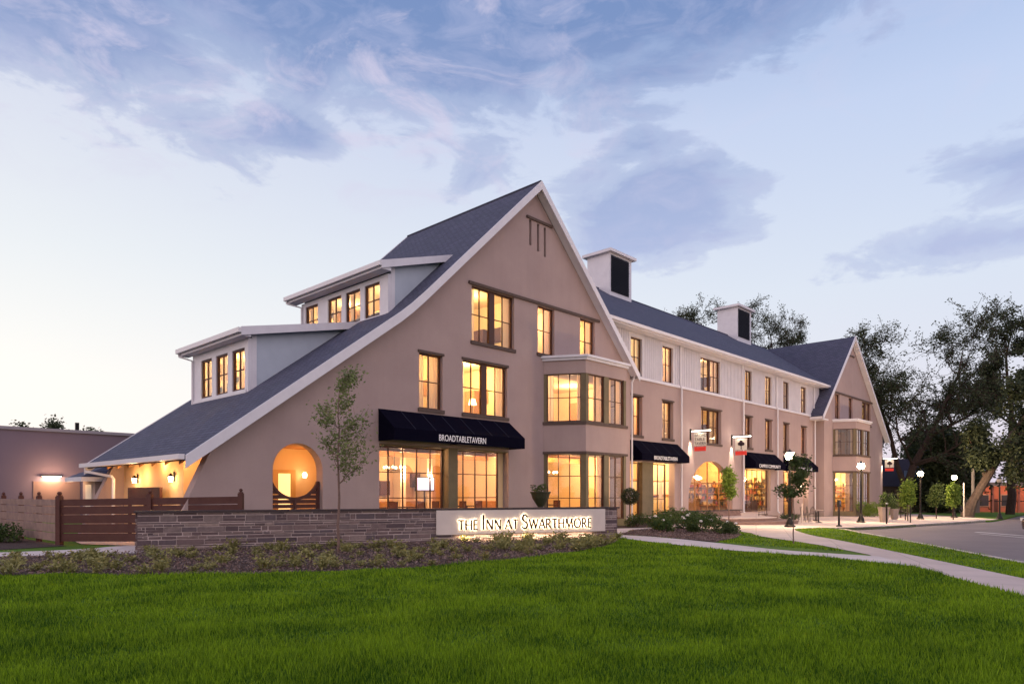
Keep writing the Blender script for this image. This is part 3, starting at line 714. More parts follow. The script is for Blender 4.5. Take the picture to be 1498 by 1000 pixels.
for u in (39.06, 47.89, 53.93, 61.9):
    zb = .05+gz(u) if u < 40 else .3+gz(u)
    MB().tube([(u, 22.33, 11.0), (u, 22.33, 8.5), (u, 22.24, 8.3), (u, 22.24, zb+.2), (u, 22.1, zb+.05)], .055, 8).build('downspout', gutter_m, inn)
MB().tube([(33.05, 21.75, 8.35), (33.05, 21.85, 8.1), (33.0, 21.94, 7.9), (33.0, 21.94, .1)], .055, 8).build('downspout', gutter_m, inn)
# eave return where gable one meets the wing
MB().box(21.66, 23.2, 8.12, 8.30, .0, .14, leftf(33.22)).build('gutter', gutter_m, inn)

# cupolas
def cupola(u0, u1, v0, v1, zt):
    c = MB(); c.cube(u0, u1, v0, v1, 14.4, zt); o = c.build('cupola', white_trim, inn)
    um, vm = (u0+u1)/2, (v0+v1)/2
    q = MB(); q.cube(u0-.28, u1+.28, v0-.28, v1+.28, zt+.002, zt+.2)
    q.solid([(u0-.28, v0-.28, zt+.202), (u1+.28, v0-.28, zt+.202), (u1+.28, v1+.28, zt+.202), (u0-.28, v1+.28, zt+.202), (um, vm, zt+.46)], [(0, 1, 4), (1, 2, 4), (2, 3, 4), (3, 0, 4), (3, 2, 1, 0)])
    q.build('cupola_cap', white_trim, o)
    l = MB(); F_ = front(v0); a0, a1 = u0+.14, u1-.36
    l.box(a0, a1, zt-2.75, zt-.15, -.02, -.003, F_)
    for i in range(21):
        z_ = zt-2.68+i*.12; l.solid([F_(a0, z_, -.022), F_(a1, z_, -.022), F_(a1, z_-.05, -.09), F_(a0, z_-.05, -.09), F_(a0, z_+.015, -.022), F_(a1, z_+.015, -.022), F_(a1, z_-.035, -.09), F_(a0, z_-.035, -.09)], [(0, 1, 2, 3), (7, 6, 5, 4), (0, 4, 5, 1), (3, 2, 6, 7), (1, 5, 6, 2), (0, 3, 7, 4)])
    l.build('louver', louver_m, o)
cupola(40.65, 43.4, 28.9, 30.9, 18.9)
cupola(60.9, 63.8, 28.9, 30.9, 19.0)

# ---- gable two
F2 = front(21.7)
def r2l(u): return 8.33+.966*(u-61.1)
def r2r(u): return 16.45-.83*(u-69.5)
g2o = [(62.5, -.9), (79.6, -.9), (79.6, r2r(79.6)-UT), (69.5, 16.45-.34), (62.5, r2l(62.5)-UT)]
g2w = [(65.24, 66.49, 8.45, 10.70, 2), (68.95, 70.05, 8.45, 10.70, 2), (72.85, 75.65, 8.45, 10.70, 4)]
g2h = [rect(*q[:4]) for q in g2w]+[rect(65.0, 69.2, 0, 3.6), rect(65.0, 69.2, 4.9, 7.4)]
MB().slab(F2, g2o, g2h, 0, .4).build('wall', stucco, inn)
MB().box(63.2-.7, 62.9, 0, 1, 0, .1, F2) 
MB().box(64.9, 76.0, 10.72, 10.86, -.09, -.004, F2).build('string_course', sill_m, inn)
MB().box(68.6, 70.4, 14.6, 14.72, -.08, -.004, F2).build('vent_hood', sill_m, inn)
MB().cube(62.5, 62.8, 22.101, 22.39, -.8, 9.3).build('wall', stucco, inn)
for a, b, z0, z1, c in g2w:
    window(inn, F2, a, b, z0, z1, c, 2, lintel=False, sill=c != 2, mull=((a+b)/2-.2, (a+b)/2+.2) if c == 4 else None, bars=[a+.6, b-.6] if c == 4 else None)
room(F2, 64.5, 67.5, 8.0, 10.9, .4, 3.4, 130); room(F2, 68.2, 71.2, 8.0, 10.9, .4, 3.4, 50); room(F2, 72.2, 76.4, 8.0, 10.7, .4, 3.4, 22)
bay(64.7, 65.35, 69.3, 70.3, 21.7, 19.95, blind=False, zoff=-.3)
room(F2, 64.3, 70.8, 4.9, 7.5, .4, 3.6, 10)
room(F2, 64.3, 73.5, -.3, 3.7, .4, 5.0, 420, n=3, lz=3.0)
o_ = slope('roof', (61.1, 8.33), (69.5, 16.45), 21.3, 38, [], shingle_side)
slope('roof', (80.7, r2r(80.7)), (69.5, 16.45), 21.3, 38, [], shingle_side)
barge([(61.05, r2l(61.05)), (69.5, 16.45), (80.72, r2r(80.72))], 21.3, .36)
barge([(61.05, r2l(61.05)), (69.5, 16.45), (80.72, r2r(80.72))], 38.08, .36)
for (p, q) in (((61.3, r2l(61.3)), (69.5, 16.45)), ((80.5, r2r(80.5)), (69.5, 16.45))):
    MB().slab(front(21.3), [(p[0], p[1]-.24), (q[0], q[1]-.24), (q[0], q[1]-.30), (p[0], p[1]-.30)], [], .002, .398).build('soffit', white_trim, inn)
MB().prism([(61.12, 21.32), (62.49, 21.32), (62.49, 22.39), (61.12, 22.39)], 8.0, 8.1).build('soffit', white_trim, inn)
MB().box(21.35, 22.38, 8.06, 8.26, -.1, 0, leftf(61.1)).build('gutter', gutter_m, inn)
MB().slab(front(37.5), g2o, [], 0, .3).build('wall', stucco, inn)
MB().box(22.11, 37.49, -.9, r2r(79.6)-.3, -.3, 0, leftf(79.6)).build('wall', stucco, inn)

# ---- awnings
def awning(u0, u1, vw, out, zt, zv, zb, words, cap, tu, tb, sx=1, sp=1.0, tz=None):
    a = MB(); n = 1
    P = [(vw-.01, zt), (vw-out, zv), (vw-out, zb), (vw-out+.02, zb), (vw-out+.02, zv-.02), (vw-.01, zt-.03)]
    def shp(x0, x1):
        k = len(P); V = [(x0, y, z) for y, z in P]+[(x1, y, z) for y, z in P]
        a.solid(V, [tuple(range(k)), tuple(range(2*k-1, k-1, -1))]+[(i, (i+1) % k, k+(i+1) % k, k+i) for i in range(k)])
    shp(u0, u1)
    for x0, x1 in ((u0, u0+.02), (u1-.02, u1)):
        a.solid([(x, y, z) for x in (x0, x1) for y, z in ((vw-.012, zt-.035), (vw-out+.022, zv-.022), (vw-out+.022, zb+.002), (vw-.012, zb+.002))],
                [(0, 1, 2, 3), (7, 6, 5, 4), (0, 4, 5, 1), (1, 5, 6, 2), (2, 6, 7, 3), (3, 7, 4, 0)])
    o = a.build('awning', navy, inn)
    sm_ = MB(); k_ = int((u1-u0)/1.2)
    for i in range(1, k_+1):
        x = u0+(u1-u0)*i/(k_+1); sm_.solid([(x+e, y+a_, z+b_) for e in (-.012, .012) for y, z, a_, b_ in ((vw-.02, zt, 0, .001), (vw-out, zv, 0, .003), (vw-out, zv, -.003, .006), (vw-.02, zt, 0, .008))], [(0, 1, 2, 3), (7, 6, 5, 4), (0, 4, 5, 1), (1, 5, 6, 2), (2, 6, 7, 3), (3, 7, 4, 0)])
    sm_.build('seam', mat('awning_seam', (.02, .02, .04), .9), o)
    s = MB(); s.tube([(u0+.05, vw-out+.05, zb+.03), (u1-.05, vw-out+.05, zb+.03)], .02, 6)
    for x in (u0+.06, (u0+u1)/2, u1-.06): s.tube([(x, vw-.03, zb+.05), (x, vw-out+.05, zb+.05)], .018, 6)
    s.build('awning_frame', black_metal, o)
    text_mesh('lettering', words, cap/.70, front(vw-out), tu, tb, -.004, white_letter, o, .004, sx=sx, spacing=sp)
    return o
awning(15.73, 23.0, 22.0, 1.0, 4.89, 4.10, 3.64, 'BROADTABLETAVERN', .25, 17.92, 3.73, sx=.74, sp=1.0)
awning(33.45, 38.8, 22.4, .85, 4.73, 3.92, 3.53, 'BROADTABLETAVERN', .22, 34.7, 3.61, sx=.84)
awning(48.4, 53.75, 22.4, .85, 4.70, 3.90, 3.48, 'CAMPUS COMMUNITY', .24, 48.95, 3.56, sx=1.1)
awning(55.4, 60.7, 22.4, .85, 4.70, 3.90, 3.48, 'CAMPUS STORE', .24, 56.4, 3.56, sx=1.2)

# origin of the building at its base, between the wall and the ground
for ch in [x for x in bpy.data.objects if x.parent == inn]: ch.location = Vector(ch.location)-Vector((24.8, 22.0, 0))
inn.location = (24.8, 22.0, 0)

# ================================================================== GROUND
def sheet(name, poly, dz, material, skirt=0.0, cuts=(34,), kind='structure'):
    tris = tessellate_polygon([[Vector((x, y, 0)) for x, y in poly]])
    bm = bmesh.new(); vs = [bm.verts.new((x, y, 0)) for x, y in poly]
    for t in tris: bm.faces.new([vs[i] for i in t])
    for c in cuts: bmesh.ops.bisect_plane(bm, geom=bm.verts[:]+bm.edges[:]+bm.faces[:], plane_co=(c, 0, 0), plane_no=(1, 0, 0))
    for v in bm.verts: v.co.z = gz(v.co.x)+dz
    for f in bm.faces:
        f.normal_update()
        if f.normal.z < 0: f.normal_flip()
    if skirt:
        be = [e for e in bm.edges if len(e.link_faces) == 1]
        r = bmesh.ops.extrude_edge_only(bm, edges=be)
        for v in [g for g in r['geom'] if isinstance(g, bmesh.types.BMVert)]: v.co.z -= skirt
    me = bpy.data.meshes.new(name); bm.to_mesh(me); bm.free(); me.materials.append(material)
    o = bpy.data.objects.new(name, me); col.objects.link(o); return tag(o, kind=kind)
def smooth_path(pts, n=6, closed=False):
    out = []; N = len(pts)
    for i in range(N if closed else N-1):
        p0, p1, p2, p3 = pts[(i-1) % N if closed else max(i-1, 0)], pts[i], pts[(i+1) % N], pts[(i+2) % N if closed else min(i+2, N-1)]
        for k in range(n):
            t = k/n
            out.append(tuple(.5*((2*p1[j])+(-p0[j]+p2[j])*t+(2*p0[j]-5*p1[j]+4*p2[j]-p3[j])*t*t+(-p0[j]+3*p1[j]-3*p2[j]+p3[j])*t**3) for j in (0, 1)))
    if not closed: out.append(tuple(pts[-1]))
    return out
far_ground = mat('far_ground', (.045, .050, .030), 1, (.03, .035, .022), .05)
sheet('ground', [(-700, -700), (1200, -700), (1200, 1200), (-700, 1200)], -.30, far_ground, cuts=(34, 120))
strip_top = smooth_path([(32.3, 12.35), (33.9, 11.96), (33.2, 10.6), (31.12, 9.38), (29.5, 8.3), (25.29, 5.65), (20.04, 2.43), (8, -5.2)], 5)
strip_bot = smooth_path([(31.6, 12.3), (29.9, 11.44), (27.4, 9.95), (24.84, 8.01), (20.11, 4.69), (16.15, 1.96), (6, -5)], 5)
walk_low = smooth_path([(19.55, 5.62), (17.1, 3.99), (13.35, 1.62), (4.5, -4.6)], 4)
curb_far = smooth_path([(33.9, 11.96), (35.2, 11.25), (38.87, 10.63), (44.28, 10.33), (50.77, 9.93), (59.37, 9.71), (66, 9.6), (101.4, 12.3), (140, 13)], 4)
sheet('road', [(33.9, 12.2)]+curb_far[1:]+[(140, -80), (8, -80), (8, -5.2)]+strip_top[::-1][1:-5], -.13, asphalt)
lawn_edge = smooth_path([(-22, 27), (-6, 20.0), (2.91, 16.56), (4.79, 14.74), (6.82, 13.12), (9.37, 11.93), (11.23, 11.73), (13.71, 11.74), (16.96, 12.36), (19.5, 13.6), (21.05, 14.69)], 5)
thin_low = smooth_path([(21.05, 14.69), (19.69, 12.02), (18.65, 9.45), (18.25, 7.6), (18.15, 6.3), (17.1, 3.99)], 5)
main_lawn = lawn_edge+thin_low[1:]+smooth_path([(17.1, 3.99), (13.35, 1.62), (4.5, -4.6), (-8, -16)], 4)[1:]+[(-40, -30), (-60, 20)]
lawn_poly = [(-120, -90), (8, -90), (8, -5.2)]+strip_top[::-1][1:]+[(33.9, 12)]+curb_far[1:]+[(140, 160), (-120, 160)]
sheet('lawn', lawn_poly, -.004, lawn_m, skirt=.2, cuts=(34,))
# planting bed in front of the sign wall, and the bed right of it
sheet('planting_bed', lawn_edge+[(21.4, 14.95), (6.85, 21.1), (3.9, 21.6), (-14, 31)], .004, mulch)
sheet('plaza', [(31.0, 19.6), (29.0, 17.6), (29.22, 15.6), (28.5, 13.6), (27.4, 12.4), (25.86, 11.5), (24.93, 10.61), (23.67, 9.24), (22.36, 7.88), (19.71, 5.7), (19.2, 5.45)]+walk_low[1:]+[(6, -5)]+strip_bot[::-1][1:]+[(32.3, 12.35), (33.9, 11.96)]+curb_far[1:25]+[(88, 20.5), (60, 21.5), (48, 22.39), (33, 22.39)], .008, pav, cuts=(34,))
thin_up = smooth_path([(22.47, 15.68), (22.3, 13.63), (20.9, 10.49), (19.6, 8.0), (19.3, 5.55)], 5)
sheet('path', thin_up+[(19.2, 5.3), (17.6, 4.3)]+thin_low[::-1], .012, concrete)
sheet('path', [(22.3, 15.4), (21.2, 14.9), (20.9, 15.4), (23.6, 19.2), (26.4, 18.5), (29.4, 17.4), (28.9, 16.6), (25.7, 17.2), (24.3, 16.4)], .016, concrete)
sheet('path', smooth_path([(-20, 31.8), (-6, 26.3), (3.9, 21.5), (6.56, 20.2)], 5)+[(7.3, 21.2), (7.75, 23.2)]+smooth_path([(7.0, 23.3), (4.07, 23.13), (-6, 28.2), (-20, 33.8)], 5), .012, concrete)
isl = smooth_path([(22.6, 15.8), (24.3, 16.3), (25.7, 17.1), (28.85, 16.5), (28.5, 14.2), (27.2, 12.6), (24.93, 10.7), (23.6, 9.3), (22.3, 7.95), (20.4, 6.5)], 4)
bed_isl = [(22.6, 15.7), (24.3, 16.3), (25.7, 17.1), (28.85, 16.5), (28.5, 14.2), (27.6, 13.1), (25.6, 12.0), (23.6, 11.3), (21.3, 10.9), (21.9, 12.6), (22.5, 14.2)]
sheet('planting_bed', bed_isl, .014, mulch)
sheet('planting_bed', [(23.9, 19.5), (26.4, 18.75), (29.3, 17.8), (31.0, 19.5), (37.5, 19.3), (37, 21.9), (31, 21.8), (30, 19.9), (26.3, 19.9), (24.6, 21.7)], .014, mulch)
sheet('planting_bed', [(2, 23.8), (6.0, 24.6), (5.9, 30), (5.6, 42), (-8, 42), (-8, 29)], .010, mulch)
sheet('porch_floor', [(7.9, 22.0), (15, 22.43), (15, 24.9), (9.6, 24.9), (9.6, 31), (7.4, 31.5), (6.5, 25)], .02, pav)
# kerbs along the road
def ribbon(name, pts, wd, z0, z1, m, label, cat):
    mb = MB()
    for (x0, y0), (x1, y1) in zip(pts[:-1], pts[1:]):
        L = math.hypot(x1-x0, y1-y0); nx, ny = -(y1-y0)/L*wd, (x1-x0)/L*wd
        A = [(x0, y0), (x1, y1), (x1+nx, y1+ny), (x0+nx, y0+ny)]
        mb.solid([(x, y, gz(x)+z0) for x, y in A]+[(x, y, gz(x)+z1) for x, y in A], [(0, 3, 2, 1), (4, 5, 6, 7), (0, 1, 5, 4), (1, 2, 6, 5), (2, 3, 7, 6), (3, 0, 4, 7)])
    o = mb.build(name, m); return tag(o, kind='structure')
ribbon('kerb', curb_far[1:22], .15, -.2, .022, concrete, None, None)
ribbon('kerb', strip_top[::-1][:-8], -.13 if False else .13, -.2, .020, concrete, None, None)
# painted markings on the road
mk_ = mat('road_paint', (.55, .53, .52), .8, (.42, .40, .40), 5)
sheet('road', [(38.9, 6.5), (38.5, 6.1), (34.5, 3.0), (34.2, 3.25), (38.0, 6.2), (38.0, 6.5)], -.124, mk_)
sheet('road', [(36.6, 5.95), (36.4, 6.05), (32.6, 3.3), (32.8, 3.15)], -.124, mk_)

# terrace with two broad steps in front of the shops
brick_step = mat('terrace_brick', (.20, .125, .115), .85, (.14, .09, .085), 6, .3, 20)
sm1 = smooth_path([(33.3, 19.2), (33.6, 16.9), (35.0, 15.6), (37.2, 14.9), (39.2, 15.0), (41.6, 17.0), (44.5, 18.8), (47.6, 19.6)], 5)
sm2 = smooth_path([(33.6, 19.2), (34.3, 17.4), (35.7, 16.4), (37.4, 15.9), (39.0, 16.1), (41.0, 17.7), (44.2, 19.4), (47.3, 20.2)], 5)
t1 = MB(); t1.prism(sm1+[(47.6, 22.38), (33.3, 22.38)], -.3, .13); t1.build('terrace_step', brick_step)['kind'] = 'structure'
t1 = MB(); t1.prism(sm2+[(47.3, 22.38), (33.6, 22.38)], .1305, .27); t1.build('terrace', brick_step)['kind'] = 'structure'
t1 = MB(); t1.prism([(x+.04, y+.04) for x, y in sm2]+[(47.2, 22.37), (33.7, 22.37)], .2705, .285); t1.build('terrace', pav)['kind'] = 'structure'

# ================================================================== SIGN WALL
stone_m = mat('ledge_stone', (.125, .082, .082), .85, (.07, .05, .058), 1.5, .5, 18, island=None)
def stone_mat():
    m = bpy.data.materials['ledge_stone']; n = NT(m.node_tree); p = n.n['Principled BSDF']
    g = n.new('ShaderNodeNewGeometry'); t = n.new('ShaderNodeTexCoord')
    c = n.ramp(g.outputs['Random Per Island'], [(0, (.070, .050, .060)), (.3, (.145, .10, .105)), (.55, (.21, .15, .145)), (.75, (.095, .075, .092)), (1, (.31, .235, .215))])
    c = n.mix(n.ramp(n.noise(t.outputs['Object'], 9, 5), [(.35, 0), (.75, .5)]), c, (.06, .045, .05))
    n.put(p.inputs['Base Color'], c)
stone_mat()
mortar = mat('mortar', (.58, .48, .47), .95, (.48, .39, .39), 8, .4, 40)
slate_cap = mat('slate_cap', (.06, .042, .045), .7, (.035, .026, .03), 4, .2, 30)
WL = 15.8
FS = Fr(6.85, 21.07, .921, -.3905)
swall = empty('sign_wall', (6.85, 21.07, 0), label='long low wall of dark ledge stone with a backlit name panel', cat='wall')
def rel(o, base): o.location = Vector(o.location)-Vector(base); return o
def ledge(fr, L, z0, z1, d=0.0, skip=None, seed=3, dep=.10, mn=.22, mx=1.0):
    r = random.Random(seed); m = MB(); z = z0
    while z < z1-.02:
        h = r.choice([.06, .08, .10, .13, .16, .19]); h = min(h, z1-z)
        if z1-(z+h) < .035: h = z1-z
        a = 0
        while a < L-.01:
            wd = min(r.uniform(mn, mx)*(1.2 if h < .08 else .8), L-a)
            if L-(a+wd) < .1: wd = L-a
            g = r.uniform(.009, .016); pr_ = r.uniform(.0, .03)
            if not (skip and a+wd > skip[0] and a < skip[1] and z+h > skip[2]-.0 and z < skip[3]) or (skip and False):
                if r.random() < .22 and h > .08:
                    hh = h/2
                    m.box(a+g, a+wd-g, z+g, z+hh-g/2, d-pr_-.03, d+dep, fr); m.box(a+g, a+wd*.55-g, z+hh+g/2, z+h-g, d-.03-r.uniform(0, .03), d+dep, fr); m.box(a+wd*.55+g, a+wd-g, z+hh+g/2, z+h-g, d-.03-r.uniform(0, .03), d+dep, fr)
                else:
                    t_ = r.uniform(-.006, .006)
                    m.box(a+g, a+wd-g, z+g, z+h-g+t_*0, d-pr_-.03, d+dep, fr)
            a += wd
        z += h
    return m
B_ = (6.85, 21.07, 0)
ledge(FS, WL, 0, 1.07, 0).build('stone_face', stone_m, swall)
MB().box(0.02, WL-.02, -.1, 1.068, -.022, .44, FS).build('core', mortar, swall)
FE = Fr(*FS(WL, 0, .02)[:2], .3905, .921); ledge(FE, .42, 0, 1.07, 0, seed=9, mn=.1, mx=.4).build('stone_end', stone_m, swall)
FE2 = Fr(*FS(0, 0, .44)[:2], -.3905, -.921); ledge(FE2, .42, 0, 1.07, 0, seed=11, mn=.1, mx=.4).build('stone_end', stone_m, swall)
MB().box(-.07, WL+.07, 1.072, 1.125, -.11, .50, FS).build('cap', slate_cap, swall)
panel_m = mat('sign_panel', (.64, .56, .52), .7, (.54, .47, .44), 1.2, .15, 40)
sp_ = MB().box(8.76, 15.24, .245, 1.06, -.115, -.062, FS).build('sign_panel', panel_m, swall)

# letters: hand-drawn strokes, thick stems and thin arms
GL = {  # list of strokes (x0,y0,x1,y1,w0,w1); cap height 1
 'T': (.72, [(.02, .955, .70, .955, .075, .075), (.36, 0, .36, .95, .125, .115)]),
 'H': (.86, [(.10, 0, .10, 1, .12, .12), (.76, 0, .76, 1, .12, .12), (.10, .52, .76, .52, .07, .07)]),
 'E': (.56, [(.10, 0, .10, 1, .12, .12), (.10, .035, .54, .035, .07, .08), (.10, .965, .52, .965, .07, .08), (.10, .53, .47, .53, .065, .07)]),
 'I': (.30, [(.15, 0, .15, 1, .10, .115)]),
 'N': (.90, [(.11, 0, .11, 1, .075, .075), (.79, 0, .79, 1, .075, .075), (.11, 1, .79, 0, .13, .13)]),
 'A': (.82, [(.03, 0, .41, 1, .07, .07), (.41, 1, .80, 0, .13, .13), (.18, .34, .64, .34, .06, .06)]),
 'W': (1.16, [(.03, 1, .33, 0, .13, .12), (.33, 0, .58, 1, .07, .07), (.58, 1, .85, 0, .12, .12), (.85, 0, 1.13, 1, .07, .07)]),
 'M': (1.04, [(.06, 0, .16, 1, .075, .075), (.16, 1, .52, .05, .13, .12), (.52, .05, .87, 1, .07, .07), (.87, 1, .97, 0, .125, .125)]),
 'R': (.70, [(.10, 0, .10, 1, .12, .12), (.30, .46, .68, 0, .10, .13)]),
 'O': (1.0, []), 'S': (.58, [])}
def arc(cx, cy, rx, ry, a0, a1, n, wf):
    out = []
    for i in range(n):
        p, q = a0+(a1-a0)*i/n, a0+(a1-a0)*(i+1)/n
        out.append((cx+rx*math.cos(p), cy+ry*math.sin(p), cx+rx*math.cos(q), cy+ry*math.sin(q), wf(p), wf(q)))
    return out
GL['O'][1].extend(arc(.5, .5, .43, .47, 0, 2*math.pi, 28, lambda t: .07+.055*abs(math.cos(t))))
GL['R'][1].extend(arc(.28, .73, .27, .24, -math.pi/2, math.pi/2, 12, lambda t: .07+.05*abs(math.cos(t)))+[(.10, .97, .28, .97, .07, .07), (.10, .49, .28, .49, .07, .07)])
GL['S'][1].extend(arc(.29, .75, .21, .215, .25, math.pi*1.5, 14, lambda t: .07+.05*max(0, -math.cos(t)))+arc(.28, .255, .235, .235, math.pi*.5, -math.pi*.86, 14, lambda t: .075+.05*max(0, math.cos(t))))
def letters(text, fr, a0, a1, zb, small, big, d0, d1, m, name, parent, grow=0.0):
    x = 0; lay = []
    for ch in text:
        if ch == ' ': x += .36; continue
        bigc = ch.isupper() and ch in 'IS' ; lay.append((ch.upper(), x, bigc)); wd = GL[ch.upper()][0]; x += wd*(1.42 if bigc else 1)+.10
    k = (a1-a0)/x; mb = MB()
    for ch, xo, bigc in lay:
        sx, sz = (k*1.35, big) if bigc else (k, small); sw = (sz*.9+k*.25)
        for (x0, y0, x1, y1, w0, w1) in GL[ch][1]:
            p0 = np.array([a0+xo*k+x0*sx, zb+y0*sz]); p1 = np.array([a0+xo*k+x1*sx, zb+y1*sz]); dv = p1-p0; L = np.hypot(*dv); dv /= L; nv = np.array([-dv[1], dv[0]])
            sww = small*1.22*(1.15 if bigc else 1); e = .008 if ch in 'OS' else 0
            a_, b_ = p0-dv*(e+grow), p1+dv*(e+grow); h0, h1 = (.055+w0*.85)*sww/2+grow, (.055+w1*.85)*sww/2+grow
            mb.slab(fr, [tuple(a_-nv*h0), tuple(b_-nv*h1), tuple(b_+nv*h1), tuple(a_+nv*h0)], [], d0, d1)
    return mb.build(name, m, parent, recalc=True)
letter_dark = mat('letter_bronze', (.035, .022, .016), .5, metal=.4)
SIGN = 'the In'+'n at S'+'warthmore'
SIGN = ''.join(SIGN)
letters(SIGN, FS, 9.50, 14.66, .395, .335, .50, -.172, -.155, letter_dark, 'sign_lettering', sp_)
letters(SIGN, FS, 9.50, 14.66, .395, .335, .50, -.152, -.146, halo_glow, 'letter_backlight', sp_, grow=-.006)
a_ = FS(12.1, .235, -.16); light('wash_light', a_, 75, (1, .74, .42), (5.2, .03), swall, 'AREA', (R(18)*0, 0, math.atan2(-.3905, .921)))
for ch in [x for x in bpy.data.objects if x.parent == swall]: ch.location = Vector(ch.location)-Vector(B_)

# low brick wall at the terrace
FT = Fr(33.0, 19.75, 7.6, -.75)
lw = MB(); r_ = random.Random(5); z = 0
while z < .6:
    a = -.1*(int(z/.075) % 2)
    while a < 7.5: lw.box(max(a, 0)+.004, min(a+.2, 7.6)-.004, z+.004, z+.071, -.012, .02, FT); a += .2
    z += .075
lwo = lw.build('low_wall', mat('low_brick', (.26, .17, .15), .85, island=(.17, .105, .10)))
tag(lwo, 'low brick terrace wall with dark coping in front of the arch', 'wall')
MB().box(0, 7.6, -.2, .605, .008, .33, FT).build('core', mortar, lwo); MB().box(-.05, 7.65, .608, .66, -.06, .38, FT).build('coping', slate_cap, lwo)

# ================================================================== FENCE, LEFT
def fence(name, p0, p1, posts, zt, label, wood, slats, rails, zt1=None, pd=(-.06, .09)):
    L = math.hypot(p1[0]-p0[0], p1[1]-p0[1]); root = empty(name, (*p0, 0), label=label, cat='fence'); F = Fr(0, 0, p1[0]-p0[0], p1[1]-p0[1])
    zt1 = zt1 or zt
    for (z0, z1) in slats:
        m = MB(); fr_ = F
        for a0, a1 in zip(posts[:-1], posts[1:]):
            s0 = (zt1-zt)/L
            m.solid([F(a, b+s0*a*(b/zt), d) for d in (0, .03) for a, b in ((a0, z0), (a1, z0), (a1, z1), (a0, z1))], [(0, 1, 2, 3), (7, 6, 5, 4), (0, 4, 5, 1), (1, 5, 6, 2), (2, 6, 7, 3), (3, 7, 4, 0)])
        m.build('slat', wood, root)
    for a in posts:
        zz = zt+(zt1-zt)*a/L
        pc = (pd[0]+pd[1])/2; m = MB(); m.box(a-.07, a+.07, 0, zz+.10, pd[0], pd[1], F); m.box(a-.05, a+.05, zz+.10, zz+.14, pc-.055, pc+.055, F); m.lathe([(.02, 0), (.055, .03), (.06, .06), (.03, .10), (.005, .11)], F(a, zz+.14, pc), 8)
        m.build('post', dark_wood, root)
    return root
sl = [(.12, .37), (.39, .66), (.68, .94), (.965, 1.20), (1.225, 1.43)]
fence('slat_fence', (5.93, 25.2), (9.70, 20.72), [0, 2.95, 5.85], 1.43, 'dark red-brown slatted fence behind the left end of the stone wall', dark_wood, sl, 0, 1.53)
fence('slat_fence', (5.93, 25.2), (5.3, 44), [.12, 2.4, 4.6, 7.0, 9.4, 11.8, 14.2, 16.6, 18.5], 1.43, 'weathered grey-brown slatted fence running back at the far left', grey_wood, sl, 0, pd=(-.15, -.004))
MB().build if False else None

# ================================================================== ANNEX, LEFT BACKGROUND
ann = empty('annex_building', (0, 48, 0), label='flat roofed mauve building far left behind the slatted fence', cat='building')
annex_m = mat('annex_stucco', (.20, .15, .205), .92, (.175, .13, .18), .3, .2, 30)
MB().cube(-30, 30, 0, 16, -.3, 5.30).build('wall', annex_m, ann); MB().cube(-30.1, 30.1, -.1, 16.1, 5.302, 5.48).build('parapet', mat('parapet', (.30, .27, .33), .7), ann)
MB().box(10.0, 12.4, -.2, 2.35, -.06, -.003, front(0)).build('door', mat('annex_door', (.22, .13, .12), .7), ann)
MB().cube(13.2, 13.4, 4, 4.2, 5.48, 6.3).build('vent_pipe', black_metal, ann)
al = empty('wall_lamp', (10.9, 47.9, 2.62), label='wide glowing wall lamp over the door of the flat roofed building', cat='wall lamp')
MB().cube(-.5, .5, -.25, 0, .02, .10).build('shade', black_metal, al); MB().cube(-.45, .45, -.22, -.05, -.005, .018).build('tube', globe_glow, al)
light('lamp_light', (0, -.9, -.1), 150, (1, .62, .32), .2, al)
# small hipped rear porch behind the catslide roof
ps = empty('rear_porch', (9, 34, 0), label='small hipped porch roof with white fascia beyond the main roof', cat='porch')
q = MB(); x0, x1, y0, y1 = 8.25-9, 13-9, 31.7-34, 34.0-34
q.solid([(x0, y0, 2.30), (x1, y0, 2.30), (x1, y1, 2.30), (x0, y1, 2.30), (x0+1.6, y0+1.15, 3.0), (x1, y0+1.15, 3.0)], [(0, 1, 5, 4), (1, 2, 5), (2, 3, 4, 5), (3, 0, 4), (3, 2, 1, 0)]); q.build('roof', shingle_side, ps)
MB().cube(x0-.02, x1, y0-.02, y0+.1, 2.12, 2.298).cube(x0-.02, x0+.1, y0+.101, y1, 2.12, 2.298).build('fascia', white_trim, ps)
MB().cube(x0+.6, x1, y0+.4, y1-.2, 0, 2.29).build('wall', stucco, ps); MB().cube(x0+.56, x0+.598, y0+.8, y0+1.6, 0, 2.0).build('door', bpy.data.materials['pale_door'], ps)
light('porch_light', (x0+.1, y0+1.9, 2.0), 16, (1, .62, .32), .08, ps)

